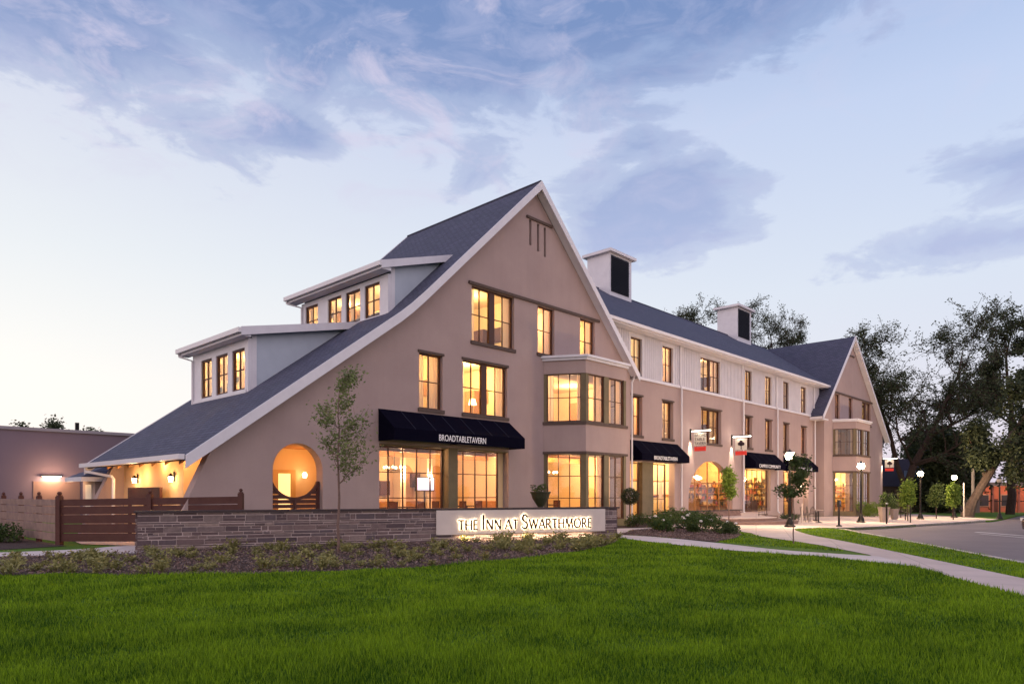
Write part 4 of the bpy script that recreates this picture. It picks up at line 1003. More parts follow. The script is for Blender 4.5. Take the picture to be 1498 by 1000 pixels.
# ================================================================== VEGETATION
def leaves(P, size, rng, aspect=.55, droop=.3, fold=True):
    """one small pointed leaf (two triangles as a quad) at every point of P"""
    n = len(P); sz = size*rng.uniform(.6, 1.25, n)[:, None]
    d = rng.normal(size=(n, 3)); d[:, 2] = d[:, 2]*.6-droop; d /= np.linalg.norm(d, axis=1)[:, None]
    s = np.cross(d, rng.normal(size=(n, 3))); s /= np.linalg.norm(s, axis=1)[:, None]
    V = np.empty((n, 4, 3)); V[:, 0] = P; V[:, 1] = P+d*sz*.5+s*sz*aspect*.5; V[:, 2] = P+d*sz; V[:, 3] = P+d*sz*.5-s*sz*aspect*.5
    return V.reshape(-1, 3)
def branchy(mb, rng, p, d, L, r, depth, tips, up=.15, spread=.6, n=5, minr=.004, kids=(2, 4)):
    """wandering limb with side limbs; collects twig points in tips"""
    pts = [np.array(p)]; rr = [r]; d = np.array(d, float)
    for i in range(n):
        d = d+rng.normal(size=3)*.16+np.array([0, 0, up*.35]); d /= np.linalg.norm(d)
        pts.append(pts[-1]+d*L/n); rr.append(max(minr, r*(1-.75*(i+1)/n)))
    mb.tube(pts, rr, 6 if r > .03 else 4, cap=False)
    if depth <= 1:
        for i in range(1 if depth == 0 else 2, n+1): tips.append((pts[i-1], pts[i]))
    if depth == 0: return
    for i in range(2, n+1):
        for _ in range(rng.integers(*kids)):
            a = rng.normal(size=3); a -= a.dot(d)*d; a /= np.linalg.norm(a)
            nd = d*(1-spread*.45)+a*spread+np.array([0, 0, up]); nd /= np.linalg.norm(nd)
            branchy(mb, rng, pts[i], nd, L*rng.uniform(.42, .68), rr[i]*.62, depth-1, tips, up, spread, max(3, n-1), minr, kids)
def tree(name, loc, paths, seed, leafm, barkm, leafsize, per_tip, spread_tip, label, cat='tree', group=None, depth=2, limb=.5, up=.12, spread=.75, start=.35, keep=1.0, kids=(2, 4), extra=None):
    rng = np.random.default_rng(seed); root = empty(name, loc, label=label, cat=cat, group=group); tr = MB(); tips = []
    for pts, rad in paths:
        tr.tube(pts, rad, 10, cap=False); P = [np.array(q, float) for q in pts]; n = len(P)
        H = sum(np.linalg.norm(P[i+1]-P[i]) for i in range(n-1))
        for i in range(n):
            if i/(n-1) < start: continue
            d = P[min(i+1, n-1)]-P[max(i-1, 0)]; d /= np.linalg.norm(d)
            for _ in range(rng.integers(*kids)+1):
                a = rng.normal(size=3); a -= a.dot(d)*d; a /= np.linalg.norm(a)
                nd = d*.35+a*spread+np.array([0, 0, up]); nd /= np.linalg.norm(nd)
                branchy(tr, rng, P[i], nd, H*limb*rng.uniform(.55, 1)*(1.15-.6*i/(n-1)), rad[i]*.5, depth-1, tips, up, spread, 5, .004 if H < 8 else .02, kids)
    tr.build('trunk', barkm, root, recalc=False, smooth=False)
    T = np.array(tips)
    if keep < 1: T = T[rng.random(len(T)) < keep]
    q_ = rng.random((len(T)*per_tip, 1)); P = np.repeat(T[:, 0], per_tip, axis=0)*(1-q_)+np.repeat(T[:, 1], per_tip, axis=0)*q_+rng.normal(size=(len(T)*per_tip, 3))*spread_tip
    if extra is not None: P = np.vstack([P, extra(rng)])
    raw_mesh('crown', leaves(P, leafsize, rng), 4, leafm, root); return root
def gzp(x, y): return (x, y, gz(x))
def up_path(h, lean, n=7, seed=1, wob=.03):
    r = random.Random(seed); return [(lean[0]*i/n*h+r.uniform(-wob, wob)*h*(i > 0), lean[1]*i/n*h+r.uniform(-wob, wob)*h*(i > 0), h*i/n) for i in range(n+1)]

# sapling in front of the sign wall
def taper(r0, r1, n): return [r0+(r1-r0)*i/n for i in range(n+1)]
tree('young_tree', (10.43, 16.42, 0), [(up_path(4.5, (0, 0), 12, 4, .006), taper(.045, .008, 12))], 21, leaf_young, pale_bark, .10, 6, .09,
     'slender young tree with sparse pale leaves in front of the stone wall', depth=2, limb=.31, up=.34, spread=.9, start=.34, kids=(1, 3), keep=.8)
# saplings beside the walk and the shops
tree('street_tree', (22.39, 8.72, .0), [(up_path(2.5, (0, 0), 8, 9, .006), taper(.022, .006, 8))], 5, leaf_mid, pale_bark, .10, 9, .07,
     'small leafy sapling on the lawn island in front of the first street lamp', depth=2, limb=.30, up=.05, spread=.9, start=.62, kids=(1, 3))
tree('street_tree', (34.6, 16.9, .27), [(up_path(2.35, (0, 0), 8, 2, .01), taper(.03, .006, 8))], 15, leaf_lime, pale_bark, .13, 8, .10,
     'thin sapling with bright leaves beside the right leg of the arch', depth=2, limb=.22, up=.3, spread=.8, start=.4, kids=(1, 3), keep=.8)
for (x, y, h, c, sd, lb) in ((51.9, 12.6, 2.2, leaf_lime, 31, 'small bright green tree left of the third street lamp'), (63.6, 13.4, 2.3, leaf_mid, 33, 'small darker green tree between the third and fourth street lamps'),
                            (59.8, 11.5, 2.15, leaf_lime, 35, 'small bright green tree right under the fourth street lamp')):
    tree('street_tree', gzp(x, y), [(up_path(h, (0, 0), 8, sd, .008), taper(.04, .01, 8))], sd, c, bark, .17, 11, .15, lb, depth=2, limb=.26, up=.3, spread=.7, start=.42, group='small trees along the kerb', kids=(1, 3))

# big old trees on the right
def big(name, loc, paths, seed, label, bk=None, **k):
    kw = dict(depth=3, limb=.34, up=.10, spread=.85, start=.38, kids=(1, 3)); kw.update(k)
    return tree(name, loc, paths, seed, leaf_dark, bk or bark, kw.pop('ls', .34), kw.pop('pt', 6), kw.pop('sp', .38), label, **kw)
big('shade_tree', (94, 23, -.9), [([(0, 0, 0), (0, 0, 3), (.8, -.6, 6), (2.2, -2, 9.5), (3.4, -3.2, 13), (4.4, -4.6, 17), (4.9, -5.0, 20)], [.60, .5, .42, .34, .24, .14, .05]),
     ([(2.2, -2, 9.5), (4.2, -4.0, 11), (6.4, -6.2, 12.6), (8, -8, 14)], [.22, .17, .11, .05]), ([(0, 0, 3), (-.8, .8, 6), (-1.2, 1.5, 10), (-2, 2.6, 14), (-3, 3.5, 17)], [.38, .3, .22, .14, .05])],
    41, 'tall dark airy tree with a forked trunk right of the far gable', start=.32, pt=7, ls=.27, sp=.20, kids=(2, 3), limb=.46)
big('shade_tree', (90.5, 28.5, -.9), [(up_path(19, (.03, -.02), 8, 12, .02), taper(.4, .06, 8))], 44, 'thinner dark airy tree rising directly beside the far gable edge', start=.24, pt=5, ls=.26, sp=.20, limb=.44, kids=(2, 3))
big('shade_tree', (73.0, 13.0, -.5), [([(0, 0, 0), (.25, -.4, 1.4), (.8, -1.3, 3.4), (1.2, -2.1, 5.2), (1.7, -3.1, 7.4), (2.3, -4.3, 9.6)], [.55, .38, .35, .31, .22, .10]),
     ([(1.2, -2.1, 5.2), (2.6, -4.2, 6.4), (4.2, -6.2, 7.4)], [.26, .18, .07]), ([(.8, -1.3, 3.4), (.5, -.6, 5.5), (.4, -.1, 7.2)], [.10, .08, .04])],
    43, 'massive leaning tree with pale trunk at the right side of the road', start=.50, pt=12, ls=.36, limb=.42, up=-.02, bk=mat('bark_pale', (.13, .095, .08), .95, (.07, .05, .042), 5, .8, 15))
big('shade_tree', (81, 7.3, -.8), [(up_path(13.5, (.0, .0), 7, 8, .02), taper(.45, .06, 7))], 47, 'dark dense tree at the right edge of the photo', start=.36, pt=15, limb=.34, ls=.36)
big('shade_tree', (100, 13.5, -1.2), [(up_path(22, (.0, .0), 8, 18, .02), taper(.5, .06, 8))], 48, 'taller airy tree top behind the dense tree at the right edge', start=.42, pt=6, limb=.26, ls=.30, sp=.22, kids=(2, 3))
for i, (x, y, h, sd) in enumerate(((105, 33, 10, 51), (114, 24, 9.5, 52), (103, 20, 8.5, 53), (138, 12, 14, 54), (128, 28, 11, 55), (92, 5, 9, 56))):
    big('background_tree', (x, y, -1.2), [(up_path(h, (.02, .02), 6, sd, .03), taper(.4, .05, 6))], sd, 'dark background tree %s' % ('directly right of the far gable', 'behind the dark roofed house', 'right of the dark roofed house', 'above the red lit building', 'tallest behind the dark roofed house', 'beside the leaning trunk')[i],
        depth=2, limb=.42, start=.12, pt=34, sp=.85, ls=.62, group='dark trees behind the road')
# tree tops rising behind the wing's ridge
for i, (x, y, h, sd) in enumerate(((85.9, 47.4, 24.2, 61), (90, 43, 24.8, 62), (93.6, 39.4, 23.6, 63), (95.6, 37.3, 21.6, 64), (84.0, 49, 23.2, 65))):
    big('ridge_tree', (x, y, 0), [(up_path(h, (.005, .005), 8, sd, .015), taper(.5, .05, 8))], sd, 'tree top showing above the long roof, %s' % ('left of the second cupola', 'behind the second cupola', 'right of the second cupola', 'farthest right by the far gable ridge', 'farthest left, low and faint')[i],
        depth=3, limb=.27, start=.50, pt=3, sp=.22, ls=.24, kids=(2, 3), group='tree tops behind the roof')
for i, (x, y, h, sd) in enumerate(((14.4, 72, 7.0, 71), (16.2, 70.1, 7.2, 72), (18.2, 68, 6.5, 73))):
    big('ridge_tree', (x, y, 0), [(up_path(h, (.01, .01), 6, sd, .02), taper(.25, .04, 6))], sd, 'low dark tree top over the flat roofed building, %s' % ('leftmost', 'middle', 'beside the roof slope')[i],
        depth=2, limb=.16, start=.5, pt=9, sp=.3, ls=.26, group='tree tops behind the annex')

# shrubs: blobs of leaves over a few stems
def shrub_mesh(rad, h, n, size, seed, m, flowers=0, lobes=6):
    rng = np.random.default_rng(seed); C_ = rng.normal(size=(lobes, 3))*np.array([rad*.42, rad*.42, h*.16])+np.array([0, 0, h*.52])
    P = []
    for c in C_:
        q = rng.normal(size=(n//lobes, 3)); q /= np.linalg.norm(q, axis=1)[:, None]; q *= rng.uniform(.55, 1.05, (len(q), 1))
        P.append(c+q*np.array([rad*.55, rad*.55, h*.42]))
    P = np.vstack(P); P = P[P[:, 2] > .03]
    return P, rng
def shrub(loc, rad, h, n, size, seed, m, label, flowers=0, name='shrub', group='shrubs in the planting bed', cat='shrub'):
    root = empty(name, loc, label=label, cat=cat, group=group)
    P, rng = shrub_mesh(rad, h, n, size, seed, m)
    raw_mesh('foliage', leaves(P, size, rng, .6, .0), 4, m, root)
    st = MB(); r = random.Random(seed)
    for i in range(6):
        a = r.uniform(0, 6.28); st.tube([(0, 0, 0), (rad*.3*math.cos(a), rad*.3*math.sin(a), h*.4), (rad*.5*math.cos(a), rad*.5*math.sin(a), h*.75)], [.015, .01, .004], 4, cap=False)
    st.build('stem', bark, root, recalc=False)
    for i in range(flowers):
        a, e_ = r.uniform(0, 6.28), r.uniform(.15, 1.1); c = (rad*.95*math.cos(a)*math.cos(e_), rad*.95*math.sin(a)*math.cos(e_), h*.52+h*.46*math.sin(e_))
        fm = MB(); rr = r.uniform(.06, .09)
        fm.lathe([(rr*.3, -rr*.6), (rr*.85, -rr*.3), (rr, 0), (rr*.8, rr*.45), (rr*.35, rr*.7)], c, 9); fm.build('flower', flower_m, root, smooth=True)
    return root
SH = [(28.3, 18.5, .55, .62, 0, 'round shrub by the facade end of the short path'), (30.7, 18.6, .6, .72, 0, 'loose shrub in front of the awning doorway'), (29.6, 17.9, .38, .55, 0, 'small dark shrub between the short path and the facade'),
      (28.0, 15.9, .62, .78, 3, 'flowering shrub in the middle of the mulch bed'), (27.0, 14.6, .62, .80, 3, 'flowering shrub right of the bed centre'), (26.0, 13.3, .60, .74, 2, 'flowering shrub toward the lawn end of the bed'),
      (25.6, 12.5, .45, .5, 1, 'last low flowering shrub before the grass island'), (27.9, 17.2, .4, .6, 2, 'low flowering shrub behind the bed'), (25.2, 15.2, .30, .42, 0, 'small round dark shrub at the tip of the mulch bed'),
      (25.6, 14.0, .34, .45, 0, 'small dark shrub on the near side of the mulch bed'), (31.8, 18.6, .5, .8, 2, 'tall shrub against the brick wall'), (33.6, 18.9, .5, .7, 1, 'shrub against the brick wall near the steps'),
      (24.6, 20.6, .35, .45, 2, 'small white flowered plant at the right end of the sign wall'), (29.0, 15.3, .5, .66, 2, 'flowering shrub nearest the terrace'), (26.5, 16.2, .42, .52, 1, 'low flowering shrub left of the bed centre'), (35.5, 19.0, .45, .62, 0, 'leafy shrub left of the thin sapling')]
for i, (x, y, r_, h_, fl, lb) in enumerate(SH):
    shrub((x, y, .01), r_, h_, 1500, .075, 100+i, leaf_shrub if i % 3 else leaf_mid, lb, fl)
shrub((5.0, 28.2, .0), .75, .75, 1800, .10, 301, leaf_mid, 'dark green bush at the left edge beside the slatted fence', name='shrub', group=None)
shrub((4.6, 31.0, .0), .6, 1.3, 260, .09, 302, leaf_peren, 'thin leggy shrub against the weathered fence at far left', name='shrub', group=None)
shrub((66.0, 19.2, gz(66)), 1.3, 1.1, 2500, .13, 303, leaf_lime, 'light green grassy shrubs under the far gable window', name='shrub', group=None)
shrub((71.5, 17.5, gz(71)), .8, 2.6, 1500, .13, 304, leaf_young, 'tall pale shrub at the corner of the far gable', name='shrub', group=None)
# low perennials in the bed before the sign wall
per = []
for v in range(5):
    rng = np.random.default_rng(500+v); V = []
    for _ in range(34):
        a = rng.uniform(0, 6.28); L = rng.uniform(.14, .34); e = rng.uniform(.35, 1.2); wd = rng.uniform(.010, .022); b = rng.normal(size=2)*.035
        d = np.array([math.cos(a)*math.cos(e), math.sin(a)*math.cos(e), math.sin(e)]); s = np.array([-math.sin(a), math.cos(a), 0])*wd; o = np.array([b[0], b[1], 0])
        m1 = o+d*L*.6; tp = o+d*L+np.array([0, 0, -.05*L/.3]); V += [o-s*.4, m1-s, tp, m1+s]
    P = rng.normal(size=(60, 3))*np.array([.10, .10, .05])+np.array([0, 0, .13]); P[:, 2] = np.clip(P[:, 2], .02, .4)
    V = np.vstack([np.array(V), leaves(P, .07, rng, .6, 0)])
    o = raw_mesh('perennial_plant', V, 4, leaf_peren); tag(o, 'low tufted perennial with pale leaves in the mulch bed before the sign wall', 'plant', 'perennials in the mulch bed'); per.append(o)
rp = random.Random(77); first = [True]*5
def inpoly(x, y, poly):
    c = False; j = len(poly)-1
    for i in range(len(poly)):
        (xi, yi), (xj, yj) = poly[i], poly[j]
        if (yi > y) != (yj > y) and x < (xj-xi)*(y-yi)/(yj-yi)+xi: c = not c
        j = i
    return c
bedp = [p for p in lawn_edge]+[(21.2, 14.75), (6.7, 20.9), (3.9, 21.3), (-2, 24)]
spots = []; tries = 0
while len(spots) < 250 and tries < 9000:
    tries += 1; x, y = rp.uniform(-2, 21), rp.uniform(11.8, 24)
    if not inpoly(x, y, bedp) or any((x-a)**2+(y-b)**2 < .10 for a, b in spots): continue
    spots.append((x, y))
for i, (x, y) in enumerate(spots):
    v = i % 5; o = per[v] if first[v] else per[v].copy()
    if not first[v]: col.objects.link(o)
    first[v] = False; s_ = rp.choice((.5, .65, .8, 1.0, 1.1, 1.4))*rp.uniform(.9, 1.1); o.location = (x, y, .004); o.rotation_euler = (0, 0, rp.uniform(0, 6.28)); o.scale = (s_, s_, s_*rp.uniform(.7, 1.1))

# grass blades
def grass(poly_list, holes, n, seed, tmin, tmax, kmax, hgt, wid, name, kmin=0):
    rng = np.random.default_rng(seed)
    # denser close to where the lawn is looked at, thinning with distance
    u = rng.random(n); t = tmin*(tmax/tmin)**u; k = rng.uniform(kmin, kmax, n)*rng.choice([-1, 1], n)
    X = t*(cy_+sy_*k); Y = t*(sy_-cy_*k)
    def inside(poly):
        c = np.zeros(len(X), bool); j = len(poly)-1
        for i in range(len(poly)):
            (xi, yi), (xj, yj) = poly[i], poly[j]
            if yi != yj: c ^= ((yi > Y) != (yj > Y)) & (X < (xj-xi)*(Y-yi)/(yj-yi)+xi)
            j = i
        return c
    ok = np.zeros(n, bool)
    for p in poly_list: ok |= inside(p)
    for p in holes: ok &= ~inside(p)
    X, Y, t = X[ok], Y[ok], t[ok]; m = len(X)
    # clumps: blade height varies over the lawn
    cl_ = .72+.42*np.sin(X*2.1+1.3*np.sin(Y*1.7))*np.sin(Y*2.6+np.sin(X*1.1))+.25*rng.random(m)
    h = hgt*cl_*rng.uniform(.6, 1.25, m); tall = rng.random(m) < .02; h[tall] *= 1.9
    wd = wid*np.clip(t/7, 1, 4)*rng.uniform(.7, 1.2, m); a = rng.uniform(0, 2*np.pi, m); ln = rng.uniform(.1, .6, m)*h; b = rng.uniform(0, 2*np.pi, m)
    Z = -.012*np.maximum(0, X-34); V = np.empty((m, 3, 3))
    V[:, 0] = np.c_[X-wd*np.cos(a), Y-wd*np.sin(a), Z-.004]; V[:, 1] = np.c_[X+wd*np.cos(a), Y+wd*np.sin(a), Z-.004]; V[:, 2] = np.c_[X+ln*np.cos(b), Y+ln*np.sin(b), Z+h]
    o = raw_mesh(name, V.reshape(-1, 3), 3, grass_m); tag(o, kind='stuff'); return o
grass([main_lawn], [], 700000, 1, 5.2, 34, .95, .068, .0052, 'grass')
strip_poly = strip_top+strip_bot[::-1]
grass([strip_poly, isl], [bed_isl], 260000, 2, 12, 38, .8, .05, .004, 'grass')

# ================================================================== STREET FURNITURE
def street_lamp(x, y, lit, label, h=3.68):
    r = empty('street_lamp', gzp(x, y), label=label, cat='street lamp', group='black street lamps')
    MB().lathe([(.26, 0), (.26, .08), (.20, .12), (.18, .22), (.13, .34), (.10, .42), (.11, .46), (.07, .5)], (0, 0, 0), 14).build('base', black_metal, r, smooth=False)
    MB().lathe([(.066, .49), (.060, 1.2), (.055, 2.2), (.05, h-.62), (.09, h-.58), (.05, h-.55), (.06, h-.50), (.15, h-.46), (.16, h-.42)], (0, 0, 0), 12).build('pole', black_metal, r)
    g = MB().lathe([(.10, h-.418), (.17, h-.36), (.20, h-.26), (.19, h-.16), (.13, h-.08)], (0, 0, 0), 16).build('globe', globe_glow if lit else mat('globe_off', (.3, .28, .26), .4), r, smooth=True)
    MB().lathe([(.21, h-.075), (.16, h-.03), (.06, h+.02), (.02, h+.07), (.02, h+.12)], (0, 0, 0), 14).build('cap', black_metal, r)
    if lit:
        light('lamp_light', (0, 0, h-.60), 0, (1, .80, .50), .2, r) if False else None
        for a in range(3): light('lamp_light', (.30*math.cos(a*2.1), .30*math.sin(a*2.1), h-.22), 460, (1, .70, .40), .12, r)
    return r
street_lamp(33.55, 13.25, True, 'tallest looking lit street lamp, on the plaza behind the island sapling')
street_lamp(45.3, 13.55, True, 'lit street lamp standing in front of the far gable bay')
street_lamp(59.1, 13.5, True, 'lit street lamp between the small kerb trees, left of the two distant ones')
street_lamp(69.0, 13.2, True, 'farthest lit street lamp, right of the small kerb trees')
street_lamp(66.3, 9.6, False, 'unlit black street lamp post in front of the red lit building', h=3.3)

def blade_sign(x, y, z, words, label, emblem=False):
    r = empty('blade_sign', (x, y, z), label=label, cat='shop sign', group='lit blade signs on the facade')
    MB().cube(-.06, .06, -.05, 0, -.62, .12).build('bracket', black_metal, r)
    MB().tube([(0, -.03, .03), (0, -1.45, .03)], .022, 6).build('arm', black_metal, r)
    MB().cube(-.05, .05, -1.42, -.12, -.075, -.02).build('light_bar', led_glow, r)
    MB().cube(-.028, .028, -1.12, -.28, -.98, -.18).build('sign_panel', cream_sign, r)
    MB().cube(-.03, .03, -1.10, -.30, -1.34, -1.06).build('red_panel', red_sign, r)
    MB().tube([(0, -.45, .0), (0, -.45, -.2)], .012, 5).tube([(0, -.98, .0), (0, -.98, -.2)], .012, 5).tube([(0, -.45, -.97), (0, -.45, -1.08)], .012, 5).tube([(0, -.98, -.97), (0, -.98, -1.08)], .012, 5).build('hanger', black_metal, r)
    ink = mat('sign_ink', (.05, .03, .04), .6)
    fr = lambda a, b, d=0: (-.029+d, -a, b)
    for i, wd in enumerate(words): text_mesh('lettering', wd, .27 if len(words) > 2 else .30, fr, .32, -.42-.26*i, -.004, ink, r, .003, sx=.95 if len(wd) < 6 else .80)
    if emblem:
        m = MB(); F_ = fr
        for cx, cz, q in ((.72, -.42, .13), (.60, -.55, .12), (.86, -.56, .12), (.73, -.62, .10)): m.slab(F_, [(cx+q*math.cos(t*.5236), cz+q*math.sin(t*.5236)) for t in range(12)], [], -.012, -.001)
        m.slab(F_, [(.70, -.94), (.77, -.94), (.75, -.6), (.72, -.6)], [], -.012, -.0015)
        m.build('emblem', ink, r)
    light('sign_light', (0, -.20, -.30), 800, (1, .80, .56), .03, r, 'SPOT', (R(10), 0, 0), spot_size=R(40), spot_blend=.8)
    light('sign_light', (-.22, -.7, -.05), 9, (1, .86, .66), .1, r)
    return r
blade_sign(40.4, 22.39, 5.70, ['BROAD', 'TABLE', 'TAVERN'], 'lit hanging blade sign with three rows of letters left of the arch')
blade_sign(46.25, 22.39, 5.68, [], 'lit hanging blade sign with a dark leafy emblem right of the arch', True)
blade_sign(79.4, 21.69, 5.35, [], 'lit hanging blade sign on the corner of the far gable', True)

def sconce(loc, name, label, e, ax='x'):
    r = empty(name, loc, label=label, cat='wall lamp', group='porch wall lanterns')
    MB().cube(-.03, 0, -.06, .06, -.15, .20).build('backplate', black_metal, r)
    MB().lathe([(.07, -.16), (.09, .02)], (-.13, 0, 0), 6).build('glass', lamp_glow, r)
    MB().lathe([(.12, .021), (.02, .14)], (-.13, 0, 0), 6).build('cap', black_metal, r)
    light('lamp_light', (-.38, 0, -.05), e, (1, .58, .24), .06, r)
sconce((9.597, 29.4, 2.2), 'wall_lantern', 'left glowing lantern on the porch wall', 26)
sconce((9.597, 25.7, 2.2), 'wall_lantern', 'right glowing lantern on the porch wall', 26)
sc_ = empty('wall_lantern', (59.9, 22.81, 2.25), label='glowing wall lamp beside the shop entrance under the last awning', cat='wall lamp')
MB().cube(-.12, .12, -.16, 0, .16, .20).build('shade', black_metal, sc_); MB().lathe([(.08, -.1), (.11, .12)], (0, -.1, 0), 8).build('bulb', globe_glow, sc_); light('lamp_light', (0, -.4, .0), 45, (1, .68, .38), .08, sc_)

# urn planter by the facade
ur = empty('urn_planter', (22.75, 19.85, 0), label='large dark urn planter standing behind the sign wall', cat='planter')
MB().lathe([(.30, 0), (.30, .10), (.22, .16), (.22, .80), (.30, .86), (.30, .95)], (0, 0, 0), 4).build('pedestal', sill_m, ur)
MB().lathe([(.17, .952), (.12, 1.05), (.20, 1.16), (.36, 1.42), (.42, 1.62), (.46, 1.66), (.46, 1.71), (.40, 1.70)], (0, 0, 0), 18).build('urn', mat('urn_green', (.035, .035, .022), .6), ur)
P, rng = shrub_mesh(.34, .35, 500, .06, 9, None); o = raw_mesh('foliage', leaves(P+np.array([0, 0, 1.66]), .08, rng), 4, leaf_mid, ur)
# topiary ball
tp = empty('topiary_tree', (28.55, 19.1, 0), label='dark topiary ball on a thin stem by the wing awning', cat='topiary')
MB().tube([(0, 0, 0), (0, 0, 1.3)], .03, 6).build('stem', bark, tp)
rng = np.random.default_rng(8); q = rng.normal(size=(2600, 3)); q /= np.linalg.norm(q, axis=1)[:, None]; q *= rng.uniform(.7, 1.05, (2600, 1))*np.array([.43, .43, .40]); q[:, 2] += 1.50
raw_mesh('foliage', leaves(q, .08, rng), 4, leaf_dark, tp)
# tapered pots on the far pavement
def pot(x, y, w_, h, label, seed):
    r = empty('planter_pot', gzp(x, y), label=label, cat='planter')
    MB().lathe([(w_*.55, 0), (w_*.8, h*.92), (w_*.88, h*.92), (w_*.88, h), (w_*.72, h)], (0, 0, 0), 4).build('pot', mat('pot_grey', (.22, .18, .17), .8), r)
    P, rng = shrub_mesh(w_*1.0, .9, 900, .1, seed, None); raw_mesh('foliage', leaves(P+np.array([0, 0, h-.1]), .12, rng), 4, leaf_mid, r)
pot(47.6, 12.9, .42, .95, 'tall tapered grey pot with a shrub right of the second street lamp', 4)
pot(56.5, 14.6, .40, .8, 'grey pot with a shrub behind the handrail', 6)
# dark topiary standard on the kerb (left of the second lamp)
bs = empty('bollard_post', gzp(36.5, 11.95), label='slim black post with a dark square head left of the second street lamp', cat='post')
MB().lathe([(.16, 0), (.13, .06), (.05, .10), (.04, 1.0)], (0, 0, 0), 10).build('pole', black_metal, bs)
MB().cube(-.10, .10, -.06, .06, 1.0, 1.34).build('head', black_metal, bs); MB().cube(-.07, .07, -.066, -.061, 1.12, 1.28).build('screen', mat('screen_grey', (.25, .25, .28), .3), bs)
# handrail with posts down to the kerb
hr = empty('handrail', gzp(48.4, 11.6), label='black metal handrail beside the third street lamp', cat='railing')
for i, (x, y) in enumerate(((0, 0), (4.5, 1.4), (9, 2.8))): MB().tube([(x, y, 0), (x, y, 1.05-.0*x)], .035, 8).build('post', black_metal, hr)
MB().tube([(0, 0, 1.03), (4.5, 1.4, 1.03), (9, 2.8, 1.03)], .03, 6).tube([(0, 0, .55), (9, 2.8, .55)], .018, 6).build('rail', black_metal, hr)
bl = empty('light_bollard', gzp(43.7, 11.7), label='slim black bollard with a small pale top by the kerb', cat='bollard')
MB().tube([(0, 0, 0), (0, 0, 1.15)], .05, 8).build('pole', black_metal, bl); MB().tube([(0, 0, 1.152), (0, 0, 1.22)], .05, 8).build('top', mat('bollard_top', (.8, .8, .75), .3), bl)
# glass wind screens and patio chairs
gs_m = mat('screen_glass_edge', (.50, .42, .40), .2)
def patio_chair(x, y, rz, label):
    r = empty('patio_chair', gzp(x, y), R(rz), label, 'chair', 'metal chairs on the plaza'); m_ = mat('chair_metal', (.10, .075, .07), .5)
    for a, b in ((-.22, -.2), (.22, -.2), (-.22, .2), (.22, .2)): MB().tube([(a, b, 0), (a*.9, b*.9, .45)], .014, 6).build('leg', m_, r)
    MB().cube(-.24, .24, -.24, .24, .452, .48).build('seat', m_, r)
    b = MB()
    for a in (-.2, -.1, 0, .1, .2): b.tube([(a, .22, .48), (a, .28, .92-abs(a)*.3)], .010, 5)
    b.tube([(-.23, .22, .48), (-.23, .27, .80), (0, .29, .95), (.23, .27, .80), (.23, .22, .48)], .014, 6); b.build('backrest', m_, r); return r
for x, y, rz, lb in ((41.8, 15.6, 20, 'metal patio chair right of the first street lamp, nearest the lamp'), (42.9, 16.2, 200, 'metal patio chair facing left on the plaza'), (44.6, 16.6, 40, 'metal patio chair in the middle of the plaza row'),
                     (46.2, 17.0, 230, 'second metal patio chair from the far gable'), (48.2, 17.6, 10, 'metal patio chair closest to the far gable wall'), (40.4, 17.6, 120, 'metal patio chair beside the terrace steps')): patio_chair(x, y, rz, lb)
for x, y, lb in ((42.3, 15.0, 'small round bistro table by the first street lamp'), (45.4, 16.2, 'small round bistro table in the middle of the plaza'), (47.4, 17.0, 'small round bistro table near the far gable')):
    t_ = empty('bistro_table', gzp(x, y), label=lb, cat='table'); MB().lathe([(.36, .70), (.36, .73)], (0, 0, 0), 18).build('table_top', mat('table_top', (.20, .15, .14), .5), t_)
    MB().lathe([(.22, 0), (.20, .03), (.03, .06), (.03, .70)], (0, 0, 0), 10).build('pedestal', black_metal, t_)
for x, y, lb in ((37.9, 14.3, 'pale slim post at the foot of the terrace steps'), (43.3, 14.2, 'pale slim post beside the patio chairs')):
    tag(MB().tube([(x, y, gz(x)), (x, y, 1.15+gz(x))], .035, 8).build('slim_post', gs_m), lb, 'post')
for i, (x, y) in enumerate(((40.9, 16.2), (41.9, 16.7), (43.2, 17.2), (44.3, 17.7), (45.4, 18.0), (46.6, 18.3), (47.7, 18.5))):
    shrub(gzp(x, y), .36, .42, 420, .09, 700+i, leaf_dark, 'low dark shrub behind the patio chairs', 0, 'low_shrub', 'low dark shrubs behind the patio chairs')

